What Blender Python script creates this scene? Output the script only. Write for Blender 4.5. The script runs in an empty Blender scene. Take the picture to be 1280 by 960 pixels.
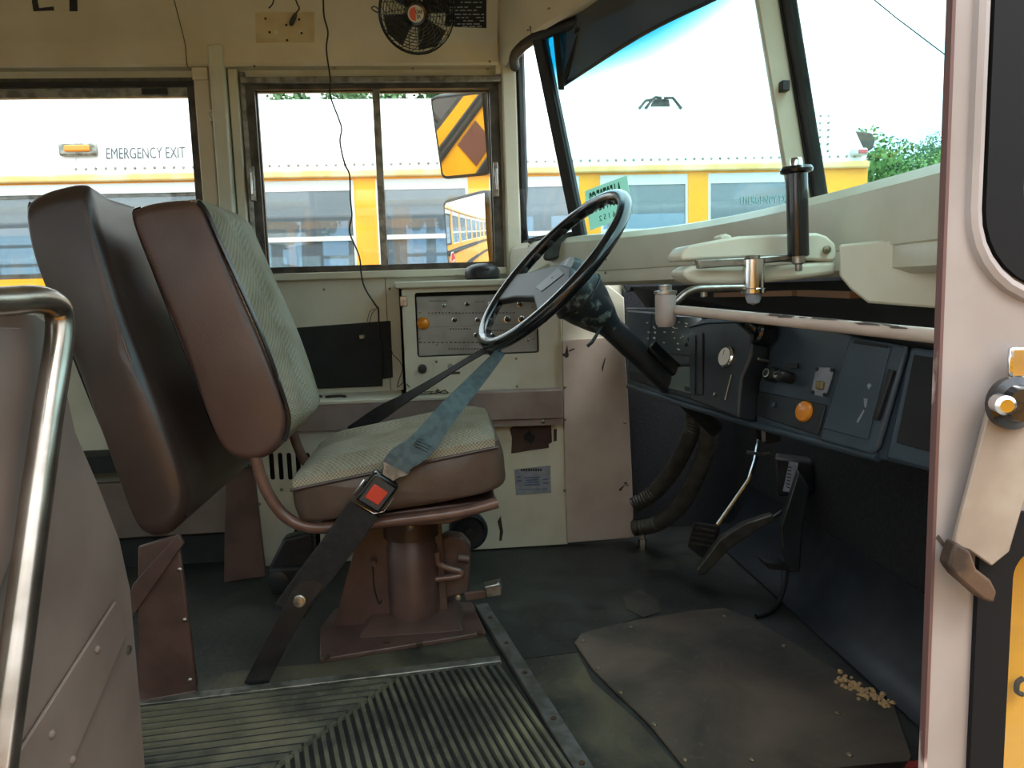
import bpy, bmesh, math, random
from mathutils import Vector as V, Matrix
random.seed(7)
SC = bpy.context.scene
COL = SC.collection

# ---------------------------------------------------------------- camera, sky, exposure
F, PITCH, ROLL, YAW, ZC = 950.0, math.radians(7.0), math.radians(1.8), math.radians(5.0), 0.80
CAM = V((0, 0, ZC))
fw = V((math.sin(YAW)*math.cos(PITCH), math.cos(YAW)*math.cos(PITCH), -math.sin(PITCH)))
r0 = V((math.cos(YAW), -math.sin(YAW), 0))
u0 = r0.cross(fw)
RT = r0*math.cos(ROLL) - u0*math.sin(ROLL)
UP = u0*math.cos(ROLL) + r0*math.sin(ROLL)
cd = bpy.data.cameras.new('camera')
cd.sensor_width = 36
cd.lens = 36*F/1280
cd.clip_start = 0.02
cd.clip_end = 500
co = bpy.data.objects.new('camera', cd)
COL.objects.link(co)
M = Matrix.Identity(4)
for i in range(3):
    M[i][0], M[i][1], M[i][2], M[i][3] = RT[i], UP[i], -fw[i], CAM[i]
co.matrix_world = M
SC.camera = co

wd = bpy.data.worlds.new('overcast_sky')
SC.world = wd
wd.use_nodes = True
nt = wd.node_tree
bg = nt.nodes['Background']
tc = nt.nodes.new('ShaderNodeTexCoord')
mp = nt.nodes.new('ShaderNodeMapping')
mp.inputs['Scale'].default_value = (1, 1, 3.0)
nz = nt.nodes.new('ShaderNodeTexNoise')
nz.inputs['Scale'].default_value = 2.6
nz.inputs['Detail'].default_value = 5
rp = nt.nodes.new('ShaderNodeValToRGB')
rp.color_ramp.elements[0].position = 0.30
rp.color_ramp.elements[0].color = (0.42, 0.60, 0.82, 1)
rp.color_ramp.elements[1].position = 0.50
rp.color_ramp.elements[1].color = (0.92, 0.97, 1.0, 1)
nt.links.new(tc.outputs['Generated'], mp.inputs['Vector'])
nt.links.new(mp.outputs['Vector'], nz.inputs['Vector'])
nt.links.new(nz.outputs['Fac'], rp.inputs['Fac'])
nt.links.new(rp.outputs['Color'], bg.inputs['Color'])
bg.inputs['Strength'].default_value = 1.25
sd = bpy.data.lights.new('sun', 'SUN')
sd.energy = 0.9
sd.angle = math.radians(25)
sd.color = (1, 0.97, 0.92)
so = bpy.data.objects.new('sun', sd)
COL.objects.link(so)
so.rotation_euler = (math.radians(28), math.radians(18), 0)   # high behind the doorway side, veiled by cloud
vs = SC.view_settings
vs.view_transform = 'Standard'
vs.look = 'None'
vs.gamma = 1
vs.use_curve_mapping = False
vs.exposure = 1.75

# ---------------------------------------------------------------- measuring helpers: pixel of the photograph -> point on a real plane
def ray(x, y):
    return fw + RT*((x-640)/F) - UP*((y-480)/F)
def W(x, y, X=None, Y=None, Z=None):
    d = ray(x, y)
    t = (X/d.x) if X is not None else (Y/d.y) if Y is not None else ((Z-ZC)/d.z)
    return CAM + d*t
def WP(x, y, p0, n):
    d = ray(x, y)
    return CAM + d*((V(p0)-CAM).dot(n)/d.dot(n))
def PY(pts, Y): return [W(x, y, Y=Y) for x, y in pts]
def PZ(pts, Z): return [W(x, y, Z=Z) for x, y in pts]

# ---------------------------------------------------------------- materials
def lin(h):
    out = []
    for i in (0, 2, 4):
        c = int(h[i:i+2], 16)/255
        out.append(c/12.92 if c <= .04045 else ((c+.055)/1.055)**2.4)
    return (*out, 1)
def mat(name, c, rough=.55, metal=0.0, c2=None, scale=14, lo=.42, hi=.62, bump=0.0, bscale=180, coat=0.0, spec=.5, stretch=None, detail=6):
    m = bpy.data.materials.new(name)
    m.use_nodes = True
    nt = m.node_tree
    b = nt.nodes['Principled BSDF']
    b.inputs['Base Color'].default_value = lin(c)
    b.inputs['Roughness'].default_value = rough
    b.inputs['Metallic'].default_value = metal
    b.inputs['Coat Weight'].default_value = coat
    b.inputs['Specular IOR Level'].default_value = spec
    if c2 or bump:
        t = nt.nodes.new('ShaderNodeTexCoord')
        mp = nt.nodes.new('ShaderNodeMapping')
        if stretch: mp.inputs['Scale'].default_value = stretch
        nt.links.new(t.outputs['Object'], mp.inputs['Vector'])
    if c2:
        n = nt.nodes.new('ShaderNodeTexNoise')
        n.inputs['Scale'].default_value = scale
        n.inputs['Detail'].default_value = detail
        r = nt.nodes.new('ShaderNodeValToRGB')
        r.color_ramp.elements[0].position = lo
        r.color_ramp.elements[0].color = lin(c)
        r.color_ramp.elements[1].position = hi
        r.color_ramp.elements[1].color = lin(c2)
        nt.links.new(mp.outputs['Vector'], n.inputs['Vector'])
        nt.links.new(n.outputs['Fac'], r.inputs['Fac'])
        nt.links.new(r.outputs['Color'], b.inputs['Base Color'])
    if bump:
        n2 = nt.nodes.new('ShaderNodeTexNoise')
        n2.inputs['Scale'].default_value = bscale
        n2.inputs['Detail'].default_value = 3
        bp = nt.nodes.new('ShaderNodeBump')
        bp.inputs['Strength'].default_value = bump
        bp.inputs['Distance'].default_value = .004
        nt.links.new(mp.outputs['Vector'], n2.inputs['Vector'])
        nt.links.new(n2.outputs['Fac'], bp.inputs['Height'])
        nt.links.new(bp.outputs['Normal'], b.inputs['Normal'])
    return m
def worn_mat(name, base, mid, dust, big=3.0, fine=55, lo=.48, hi=.7, rough=(.35, .75), bump=.25):
    """rubber or sheet metal worn by feet: broad dusty patches, fine speckle, uneven gloss"""
    m = bpy.data.materials.new(name)
    m.use_nodes = True
    nt = m.node_tree
    b = nt.nodes['Principled BSDF']
    t = nt.nodes.new('ShaderNodeTexCoord')
    def noise(sc, det, dist=0.0):
        n = nt.nodes.new('ShaderNodeTexNoise')
        n.inputs['Scale'].default_value = sc
        n.inputs['Detail'].default_value = det
        n.inputs['Distortion'].default_value = dist
        nt.links.new(t.outputs['Object'], n.inputs['Vector'])
        return n
    n1, n2, n3 = noise(big, 9, .6), noise(big*4.5, 8, .3), noise(fine, 4)
    def ramp(n, p0, c0, p1, c1):
        r = nt.nodes.new('ShaderNodeValToRGB')
        r.color_ramp.elements[0].position, r.color_ramp.elements[0].color = p0, c0
        r.color_ramp.elements[1].position, r.color_ramp.elements[1].color = p1, c1
        nt.links.new(n.outputs['Fac'], r.inputs['Fac'])
        return r
    r1 = ramp(n1, lo, (0, 0, 0, 1), hi, (1, 1, 1, 1))
    r2 = ramp(n2, .40, lin(base), .66, lin(mid))
    r3 = ramp(n3, .60, (0, 0, 0, 1), .72, (1, 1, 1, 1))
    x1 = nt.nodes.new('ShaderNodeMix')
    x1.data_type = 'RGBA'
    nt.links.new(r1.outputs['Color'], x1.inputs[0])
    nt.links.new(r2.outputs['Color'], x1.inputs[6])
    x1.inputs[7].default_value = lin(dust)
    x2 = nt.nodes.new('ShaderNodeMix')
    x2.data_type = 'RGBA'
    ml = nt.nodes.new('ShaderNodeMath')
    ml.operation = 'MULTIPLY'
    ml.inputs[1].default_value = .45
    nt.links.new(r3.outputs['Color'], ml.inputs[0])
    nt.links.new(ml.outputs[0], x2.inputs[0])
    nt.links.new(x1.outputs[2], x2.inputs[6])
    x2.inputs[7].default_value = lin(dust)
    nt.links.new(x2.outputs[2], b.inputs['Base Color'])
    mr = nt.nodes.new('ShaderNodeMapRange')
    mr.inputs[3].default_value, mr.inputs[4].default_value = rough
    nt.links.new(n2.outputs['Fac'], mr.inputs[0])
    nt.links.new(mr.outputs[0], b.inputs['Roughness'])
    bp = nt.nodes.new('ShaderNodeBump')
    bp.inputs['Strength'].default_value = bump
    bp.inputs['Distance'].default_value = .004
    nt.links.new(n3.outputs['Fac'], bp.inputs['Height'])
    nt.links.new(bp.outputs['Normal'], b.inputs['Normal'])
    return m
def tweed_mat(name, c, c2, sc=260):
    m = bpy.data.materials.new(name)
    m.use_nodes = True
    nt = m.node_tree
    b = nt.nodes['Principled BSDF']
    b.inputs['Roughness'].default_value = .95
    b.inputs['Specular IOR Level'].default_value = .1
    t = nt.nodes.new('ShaderNodeTexCoord')
    ck = nt.nodes.new('ShaderNodeTexChecker')
    ck.inputs['Scale'].default_value = sc
    ck.inputs['Color1'].default_value = lin(c)
    ck.inputs['Color2'].default_value = lin(c2)
    n = nt.nodes.new('ShaderNodeTexNoise')
    n.inputs['Scale'].default_value = 9
    n.inputs['Detail'].default_value = 5
    mx = nt.nodes.new('ShaderNodeMix')
    mx.data_type = 'RGBA'
    mx.blend_type = 'MULTIPLY'
    r = nt.nodes.new('ShaderNodeValToRGB')
    r.color_ramp.elements[0].position = .35
    r.color_ramp.elements[0].color = (.74, .72, .66, 1)
    r.color_ramp.elements[1].position = .6
    r.color_ramp.elements[1].color = (1, 1, 1, 1)
    mx.inputs[0].default_value = 1
    nt.links.new(t.outputs['Object'], ck.inputs['Vector'])
    nt.links.new(t.outputs['Object'], n.inputs['Vector'])
    nt.links.new(n.outputs['Fac'], r.inputs['Fac'])
    nt.links.new(ck.outputs['Color'], mx.inputs[6])
    nt.links.new(r.outputs['Color'], mx.inputs[7])
    nt.links.new(mx.outputs[2], b.inputs['Base Color'])
    bp = nt.nodes.new('ShaderNodeBump')
    bp.inputs['Strength'].default_value = .5
    bp.inputs['Distance'].default_value = .002
    nt.links.new(ck.outputs['Fac'], bp.inputs['Height'])
    nt.links.new(bp.outputs['Normal'], b.inputs['Normal'])
    return m
def glass_mat(name, tint, refl=.06, film=0.0, filmc='9fb4bc', tint_top=None, z0=0, z1=1):
    """thin pane: clear tinted glass with a faint sheen and a diffuse film of dirt and painted haze; optional shade band dyed into its top"""
    m = bpy.data.materials.new(name)
    m.use_nodes = True
    nt = m.node_tree
    nt.nodes.remove(nt.nodes['Principled BSDF'])
    out = nt.nodes['Material Output']
    tr = nt.nodes.new('ShaderNodeBsdfTransparent')
    tr.inputs['Color'].default_value = lin(tint)
    gl = nt.nodes.new('ShaderNodeBsdfGlossy')
    gl.inputs['Roughness'].default_value = .02
    df = nt.nodes.new('ShaderNodeBsdfDiffuse')
    df.inputs['Color'].default_value = lin(filmc)
    m1 = nt.nodes.new('ShaderNodeMixShader')
    m1.inputs['Fac'].default_value = film
    m2 = nt.nodes.new('ShaderNodeMixShader')
    m2.inputs['Fac'].default_value = refl
    nt.links.new(tr.outputs[0], m1.inputs[1])
    nt.links.new(df.outputs[0], m1.inputs[2])
    nt.links.new(m1.outputs[0], m2.inputs[1])
    nt.links.new(gl.outputs[0], m2.inputs[2])
    nt.links.new(m2.outputs[0], out.inputs['Surface'])
    if tint_top:
        t = nt.nodes.new('ShaderNodeTexCoord')
        s = nt.nodes.new('ShaderNodeSeparateXYZ')
        mr = nt.nodes.new('ShaderNodeMapRange')
        mr.inputs[1].default_value = z0
        mr.inputs[2].default_value = z1
        mx = nt.nodes.new('ShaderNodeMix')
        mx.data_type = 'RGBA'
        mx.inputs[6].default_value = lin(tint)
        mx.inputs[7].default_value = lin(tint_top)
        nt.links.new(t.outputs['Object'], s.inputs[0])
        nt.links.new(s.outputs['Z'], mr.inputs[0])
        nt.links.new(mr.outputs[0], mx.inputs[0])
        nt.links.new(mx.outputs[2], tr.inputs['Color'])
    return m

def sheer(name, c):
    m = bpy.data.materials.new(name)
    m.use_nodes = True
    nt = m.node_tree
    nt.nodes.remove(nt.nodes['Principled BSDF'])
    d = nt.nodes.new('ShaderNodeBsdfDiffuse')
    t = nt.nodes.new('ShaderNodeBsdfTranslucent')
    for q in (d, t): q.inputs['Color'].default_value = lin(c)
    x = nt.nodes.new('ShaderNodeMixShader')
    x.inputs[0].default_value = .6
    nt.links.new(d.outputs[0], x.inputs[1])
    nt.links.new(t.outputs[0], x.inputs[2])
    nt.links.new(x.outputs[0], nt.nodes['Material Output'].inputs['Surface'])
    return m
MT = dict(
    cream=mat('cream_paint', 'd0d0bf', .42, c2='c0bfaa', scale=7, lo=.45, hi=.75, bump=.04, bscale=60),
    tan=mat('tan_ceiling_paint', 'd8d2bd', .45, c2='c8c0a6', scale=5, lo=.4, hi=.75, bump=.05, bscale=40),
    pinkcream=mat('pinkish_primer_paint', '8f8783', .5, c2='847b76', scale=9),
    gasket=mat('black_door_gasket', '0c0d10', .65, spec=.2),
    railmetal=mat('polished_grab_rail', 'a39a90', .24, .95, c2='8a8176', scale=18),
    footwell=mat('pinkish_cream_panel', 'bdb2a8', .5, c2='ada196', scale=6),
    rail_brown=mat('taupe_rail_paint', '958682', .4, c2='857672', scale=12),
    seam=mat('dark_seam_brown', '4a4434', .8),  # dark brown of the panel joints and the scrape
    alu=mat('weathered_aluminium', '9a9a92', .42, .75, c2='6f6f68', scale=30),
    aludark=mat('dark_window_metal', '5a5852', .5, .5, c2='3f3e3a', scale=25),
    chrome=mat('chrome', 'd8d8d8', .14, 1.0),
    steel=mat('brushed_steel', 'a8a6a0', .34, .9, c2='7d7b75', scale=40),
    screw=mat('screw_steel', '8b8470', .4, .8),
    black=mat('black_plastic', '1a1c1f', .42, c2='24272b', scale=30),
    blackgloss=mat('glossy_black_plastic', '15171a', .2, coat=.3),
    rubber=mat('black_rubber', '17181a', .55, c2='222427', scale=20),
    matte=mat('matte_black_sheet', '16191b', .75, c2='1f2325', scale=12),
    vinyl=mat('brown_vinyl', '60473f', .38, c2='543d36', scale=6, bump=.15, bscale=420, spec=.6),
    vinyl_dark=mat('dark_brown_vinyl', '46352f', .34, c2='3a2d29', scale=5, bump=.15, bscale=420, spec=.6),
    vinyl_cush=mat('worn_brown_vinyl', '625248', .45, c2='4d3d35', scale=7, bump=.15, bscale=420),
    tweed=tweed_mat('grey_tweed', 'aea898', '85806f'),
    brownmetal=mat('brown_enamelled_steel', '5a453f', .42, c2='4a3833', scale=14, bump=.04, bscale=90),
    browntube=mat('brown_tube_enamel', '6e5248', .32, c2='5e453d', scale=20, coat=.2),
    taupe=mat('taupe_enamelled_panel', '74675f', .5, c2='695c54', scale=7),
    webbing=mat('blue_grey_webbing', '5b6d72', .7, c2='4c5c61', scale=60, bump=.3, bscale=500),
    webdark=mat('black_webbing', '1d1e20', .7, c2='28292b', scale=50, bump=.3, bscale=500),
    red=mat('red_button', 'd8432a', .35),
    orange=mat('amber_reflector', 'e08a1e', .3, coat=.4),
    floor=worn_mat('worn_black_rubber_floor', '1b1f1e', '2b302e', '4c4b40', 2.6, 60, .50, .80),
    floor2=worn_mat('scuffed_rubber_floor', '262924', '3c3c33', '5f5a47', 5.5, 70, .42, .66),
    rib=worn_mat('ribbed_rubber', '3b3e38', '55574c', '77755f', 5, 80, .45, .75, (.4, .7), .1),
    plate=worn_mat('worn_brown_floor_plate', '33322c', '47423a', '675b50', 3.4, 65, .42, .66, (.4, .7), .12),
    dash=mat('dark_blue_grey_dash', '3a4855', .4, c2='33404c', scale=8, bump=.06, bscale=250),
    dash2=mat('dash_black_moulding', '1c2126', .45, c2='252b31', scale=20),
    carpet=mat('black_insulation_mat', '15171a', .95, c2='1f2227', scale=120, bump=.5, bscale=300),
    switchplate=mat('grey_switch_plate', '9a9d9b', .45, .2, c2='8a8d8b', scale=14),
    print=mat('dark_print', '2a2c30', .6),
    white=mat('white_print', 'd8d8d2', .6),
    blueprint=mat('blue_print', '3a5680', .6),
    paper=mat('grey_paper_sticker', '8f95a0', .7, c2='7f858f', scale=40),
    tagpaper=sheer('green_paper_tag', 'd2efe4'),
    taggreen=mat('dark_green_print', '1f5a44', .7),
    patch=mat('brown_rust_patch', '4a3630', .7, c2='3a2b27', scale=20),
    buswhite=mat('white_bus_paint', 'eceeee', .35, c2='dfe3e4', scale=3),
    busyellow=mat('school_bus_yellow', 'f0a81c', .35, c2='e39c18', scale=4),
    yellowfade=mat('faded_yellow_paint', 'd9b878', .5, c2='e6d2a4', scale=6),
    busblack=mat('black_rub_rail', '1c1c1e', .45),
    busalu=mat('white_aluminium_sash', 'c9cdcd', .4, .3),
    seatback=mat('far_brown_seat_vinyl', '6d4030', .5),
    greyint=mat('grey_bus_interior', '8d9298', .7, c2='7e848a', scale=3),
    asphalt=mat('gravel_lot', 'aaa69e', .9, c2='96928a', scale=40, bump=.3, bscale=200),
    bark=mat('tree_bark', '4c4136', .9),
    leaf=mat('green_leaves', '3f6a2c', .7, c2='6d9148', scale=1.2, lo=.35, hi=.65),
    leaf2=mat('dark_green_leaves', '3c5f38', .7, c2='587c4c', scale=1.0, lo=.35, hi=.65),
    hose=mat('grey_ribbed_hose', '4a4a44', .45, .3, c2='3a3a36', scale=30),
    mirror=mat('mirror_glass', 'f2f4f4', .015, 1.0),
    stopred=mat('stop_sign_red', 'c2271f', .4),
    crumb=mat('tan_crumbs', 'b79a70', .9),
    wire=mat('black_wire', '1a1512', .6),
    rust=mat('rusty_steel', '54402f', .7, .3, c2='33261d', scale=40),
    chip=mat('bare_dark_chips', '40342e', .7),
    g_side=glass_mat('side_window_glass', 'f4f8f6', .05, .03),
    g_wind=glass_mat('windshield_glass', 'dcf1f1', .03, .03, tint_top='3aa2ba', z0=1.318, z1=1.395),
    g_corner=glass_mat('corner_window_glass', 'f0f8f8', .03, .03),
    g_nb=glass_mat('far_bus_glass', '97acba', .12, .20, 'a4b8c6'),  # the strong pale film paints a washed-out haze over these panes
    visor=glass_mat('smoked_visor', '7a7c7c', .06, .42, '7d868a'),
    stepred=mat('red_step_edge', '8e2b25', .6),
)
# ---------------------------------------------------------------- building helpers
ORG = {}
class MB:
    def __init__(s): s.v, s.f = [], []
    def add(s, vs, fs):
        k = len(s.v)
        s.v += [V(p) for p in vs]
        s.f += [tuple(i+k for i in f) for f in fs]
        return s
    def prism(s, poly, vec):
        n = len(poly)
        vec = V(vec)
        vs = [V(p) for p in poly] + [V(p)+vec for p in poly]
        fs = [tuple(range(n)), tuple(range(2*n-1, n-1, -1))]
        fs += [(i, (i+1) % n, n+(i+1) % n, n+i) for i in range(n)]
        return s.add(vs, fs)
    def obox(s, o, a, b, c):
        o, a, b, c = V(o), V(a), V(b), V(c)
        return s.prism([o, o+a, o+a+b, o+b], c)
    def box(s, x0, x1, y0, y1, z0, z1):
        return s.obox((x0, y0, z0), (x1-x0, 0, 0), (0, y1-y0, 0), (0, 0, z1-z0))
    def cbox(s, c, ex, ey, ez):
        c, ex, ey, ez = V(c), V(ex), V(ey), V(ez)
        return s.obox(c-ex/2-ey/2-ez/2, ex, ey, ez)
    def tube(s, pts, r, seg=10, closed=False):
        pts = [V(p) for p in pts]
        n = len(pts)
        rs = r if isinstance(r, (list, tuple)) else [r]*n
        if closed:
            tan = [(pts[(i+1) % n]-pts[i-1]).normalized() for i in range(n)]
        else:
            tan = [(pts[min(i+1, n-1)]-pts[max(i-1, 0)]).normalized() for i in range(n)]
        up = V((0, 0, 1)) if abs(tan[0].z) < .9 else V((1, 0, 0))
        a = tan[0].cross(up).normalized()
        rings = []
        for i in range(n):
            a = (a - tan[i]*a.dot(tan[i])).normalized()
            b = tan[i].cross(a)
            rings.append([pts[i]+(a*math.cos(t)+b*math.sin(t))*rs[i] for t in [2*math.pi*k/seg for k in range(seg)]])
        vs = [p for rg in rings for p in rg]
        fs = []
        m = n if closed else n-1
        for i in range(m):
            j = (i+1) % n
            for k in range(seg):
                l = (k+1) % seg
                fs.append((i*seg+k, i*seg+l, j*seg+l, j*seg+k))
        if not closed:
            fs += [tuple(range(seg-1, -1, -1)), tuple(range((n-1)*seg, n*seg))]
        return s.add(vs, fs)
    def cyl(s, p0, p1, r, r1=None, seg=18):
        return s.tube([p0, p1], [r, r if r1 is None else r1], seg)
    def lathe(s, o, ax, prof, seg=24):
        o, ax = V(o), V(ax).normalized()
        a = ax.orthogonal().normalized()
        b = ax.cross(a)
        vs, fs = [], []
        for r, h in prof:
            r = max(r, 1e-5)
            vs += [o+ax*h+(a*math.cos(t)+b*math.sin(t))*r for t in [2*math.pi*k/seg for k in range(seg)]]
        for i in range(len(prof)-1):
            for k in range(seg):
                l = (k+1) % seg
                fs.append((i*seg+k, i*seg+l, (i+1)*seg+l, (i+1)*seg+k))
        fs += [tuple(range(seg-1, -1, -1)), tuple(range((len(prof)-1)*seg, len(prof)*seg))]
        return s.add(vs, fs)
    def loft(s, rows, cap=False, closed=False):
        n = len(rows[0])
        vs = [p for r in rows for p in r]
        fs = []
        for i in range(len(rows)-1):
            for k in range(n if closed else n-1):
                l = (k+1) % n
                fs.append((i*n+k, i*n+l, (i+1)*n+l, (i+1)*n+k))
        if cap: fs += [tuple(range(n-1, -1, -1)), tuple(range((len(rows)-1)*n, len(rows)*n))]
        return s.add(vs, fs)
    def shell(s, rows, th):
        """open surface with thickness th added along th vector"""
        th = V(th)
        n = len(rows[0])
        top = [[V(p) for p in r] for r in rows]
        bot = [[p+th for p in r] for r in top]
        m = len(rows)
        vs = [p for r in top for p in r]+[p for r in bot for p in r]
        fs = []
        o = m*n
        for i in range(m-1):
            for k in range(n-1):
                fs.append((i*n+k, i*n+k+1, (i+1)*n+k+1, (i+1)*n+k))
                fs.append((o+i*n+k, o+(i+1)*n+k, o+(i+1)*n+k+1, o+i*n+k+1))
        for k in range(n-1):
            fs.append((k, o+k, o+k+1, k+1))
            j = (m-1)*n
            fs.append((j+k, j+k+1, o+j+k+1, o+j+k))
        for i in range(m-1):
            fs.append((i*n, (i+1)*n, o+(i+1)*n, o+i*n))
            fs.append((i*n+n-1, o+i*n+n-1, o+(i+1)*n+n-1, (i+1)*n+n-1))
        return s.add(vs, fs)
    def strap(s, pts, wdirs, w, t):
        pts = [V(p) for p in pts]
        n = len(pts)
        rows = []
        for i in range(n):
            tg = (pts[min(i+1, n-1)]-pts[max(i-1, 0)]).normalized()
            wd = V(wdirs[i] if isinstance(wdirs, list) else wdirs)
            wd = (wd-tg*wd.dot(tg)).normalized()
            nn = tg.cross(wd)
            ww = (w[i] if isinstance(w, list) else w)/2
            rows.append([pts[i]+wd*ww+nn*t/2, pts[i]-wd*ww+nn*t/2, pts[i]-wd*ww-nn*t/2, pts[i]+wd*ww-nn*t/2])
        return s.loft(rows, cap=True, closed=True)
    def build(s, name, m, parent=None, bevel=0, smooth=True, org=None, angle=40, seg=2, recalc=True):
        me = bpy.data.meshes.new(name)
        po = ORG.get(parent.name, V((0, 0, 0))) if parent else V((0, 0, 0))
        if org is None:
            if parent: org = po
            else:
                org = V((sum(p.x for p in s.v)/len(s.v), sum(p.y for p in s.v)/len(s.v), min(p.z for p in s.v)))
        org = V(org)
        me.from_pydata([p-org for p in s.v], [], s.f)
        if recalc:
            bm = bmesh.new()
            bm.from_mesh(me)
            bmesh.ops.recalc_face_normals(bm, faces=bm.faces)
            bm.to_mesh(me)
            bm.free()
        me.materials.append(MT[m] if isinstance(m, str) else m)
        if smooth:
            me.polygons.foreach_set('use_smooth', [True]*len(me.polygons))
            me.set_sharp_from_angle(angle=math.radians(angle))
        ob = bpy.data.objects.new(name, me)
        COL.objects.link(ob)
        ob.location = org-po
        ob.parent = parent
        ORG[ob.name] = org
        if bevel:
            md = ob.modifiers.new('bevel', 'BEVEL')
            md.width = bevel
            md.segments = seg
            md.limit_method = 'ANGLE'
            md.angle_limit = math.radians(35)
            md.harden_normals = False
        return ob
def tag(o, label, cat, group=None):
    o['label'] = label
    o['category'] = cat
    if group: o['group'] = group
    return o
def struct(o, label=None):
    o['kind'] = 'structure'
    if label: o['label'] = label
    return o
def thing(name, loc, label, cat, group=None):
    o = bpy.data.objects.new(name, None)
    o.empty_display_size = .05
    COL.objects.link(o)
    o.location = loc
    ORG[o.name] = V(loc)
    return tag(o, label, cat, group)
def copy_part(o, world, parent, name=None):
    c = o.copy()
    COL.objects.link(c)
    c.parent = parent
    c.location = V(world)-ORG[parent.name]
    ORG[c.name] = V(world)
    return c
def holed(outer, holes, fx, depth, name, m, parent=None, org=None, bevel=0):
    """flat sheet with openings: 2D outlines mapped by fx(u, v, w), w from 0 to depth"""
    cu = bpy.data.curves.new('sheet', 'CURVE')
    cu.dimensions = '2D'
    cu.fill_mode = 'BOTH'
    cu.extrude = .5
    for pl in [outer]+holes:
        sp = cu.splines.new('POLY')
        sp.points.add(len(pl)-1)
        for p, q in zip(sp.points, pl): p.co = (q[0], q[1], 0, 1)
        sp.use_cyclic_u = True
    ob = bpy.data.objects.new('sheet', cu)
    me = bpy.data.meshes.new_from_object(ob)
    b = MB()
    b.add([fx(p.co.x, p.co.y, (p.co.z+.5)*depth) for p in me.vertices], [tuple(p.vertices) for p in me.polygons])
    bpy.data.objects.remove(ob)
    bpy.data.curves.remove(cu)
    bpy.data.meshes.remove(me)
    # weld the doubled rims so that the sheet is one closed solid
    key = {}
    mapi = []
    nv = []
    for p in b.v:
        k = (round(p.x, 5), round(p.y, 5), round(p.z, 5))
        if k not in key:
            key[k] = len(nv)
            nv.append(p)
        mapi.append(key[k])
    b.v = nv
    b.f = [g for g in (tuple(mapi[i] for i in f) for f in b.f) if len(set(g)) >= 3]
    return b.build(name, m, parent, bevel, smooth=False, org=org)
def sheet(x0, x1, z0, z1, holes, fx, depth, name, m, parent=None, org=None):
    """wall sheet with rectangular openings, cut on a shared grid"""
    xs = sorted({x0, x1}|{h[0] for h in holes}|{h[1] for h in holes})
    zs = sorted({z0, z1}|{h[2] for h in holes}|{h[3] for h in holes})
    nx, nz_ = len(xs), len(zs)
    def full(i, j):
        if not (0 <= i < nx-1 and 0 <= j < nz_-1): return False
        cx, cz_ = (xs[i]+xs[i+1])/2, (zs[j]+zs[j+1])/2
        return not any(h[0] < cx < h[1] and h[2] < cz_ < h[3] for h in holes)
    b = MB()
    b.v = [V(fx(x, z, w)) for w in (0, depth) for z in zs for x in xs]
    I = lambda i, j, k: k*nx*nz_+j*nx+i
    for i in range(nx-1):
        for j in range(nz_-1):
            if not full(i, j): continue
            b.f.append((I(i, j, 0), I(i+1, j, 0), I(i+1, j+1, 0), I(i, j+1, 0)))
            b.f.append((I(i, j, 1), I(i, j+1, 1), I(i+1, j+1, 1), I(i+1, j, 1)))
            for (di, dj), (p, q) in (((0, -1), ((i, j), (i+1, j))), ((1, 0), ((i+1, j), (i+1, j+1))), ((0, 1), ((i+1, j+1), (i, j+1))), ((-1, 0), ((i, j+1), (i, j)))):
                if not full(i+di, j+dj): b.f.append((I(*p, 0), I(*p, 1), I(*q, 1), I(*q, 0)))
    return b.build(name, m, parent, smooth=False, org=org)
def text(s, size, o, ex, ey, name, m, parent, sx=1.0, th=.0006, bold=0.0, align='CENTER'):
    cu = bpy.data.curves.new('t', 'FONT')
    cu.body = s
    cu.size = size
    cu.align_x = align
    cu.align_y = 'CENTER'
    cu.extrude = .5
    cu.offset = bold
    cu.resolution_u = 3
    ob = bpy.data.objects.new('t', cu)
    me = bpy.data.meshes.new_from_object(ob)
    o, ex, ey = V(o), V(ex).normalized(), V(ey).normalized()
    n = ex.cross(ey)
    b = MB()
    b.add([o+ex*p.co.x*sx+ey*p.co.y+n*p.co.z*th*2 for p in me.vertices], [tuple(p.vertices) for p in me.polygons])
    bpy.data.objects.remove(ob)
    bpy.data.curves.remove(cu)
    bpy.data.meshes.remove(me)
    return b.build(name, m, parent, smooth=False)
def rect(x0, x1, z0, z1, r=0, k=5):
    if r <= 0: return [(x0, z0), (x1, z0), (x1, z1), (x0, z1)]
    out = []
    for cx, cz, a0 in ((x1-r, z0+r, -90), (x1-r, z1-r, 0), (x0+r, z1-r, 90), (x0+r, z0+r, 180)):
        for i in range(k+1):
            a = math.radians(a0+90*i/k)
            out.append((cx+r*math.cos(a), cz+r*math.sin(a)))
    return out
def spline(pts, k=6, closed=False):
    pts = [V(p) for p in pts]
    n = len(pts)
    out = []
    for i in range(n if closed else n-1):
        if closed: p0, p1, p2, p3 = pts[i-1], pts[i], pts[(i+1) % n], pts[(i+2) % n]
        else: p0, p1, p2, p3 = pts[max(i-1, 0)], pts[i], pts[i+1], pts[min(i+2, n-1)]
        for j in range(k):
            t = j/k
            out.append(.5*((2*p1)+(p2-p0)*t+(2*p0-5*p1+4*p2-p3)*t*t+(3*p1-p0-3*p2+p3)*t**3))
    if not closed: out.append(pts[-1])
    return out
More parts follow.
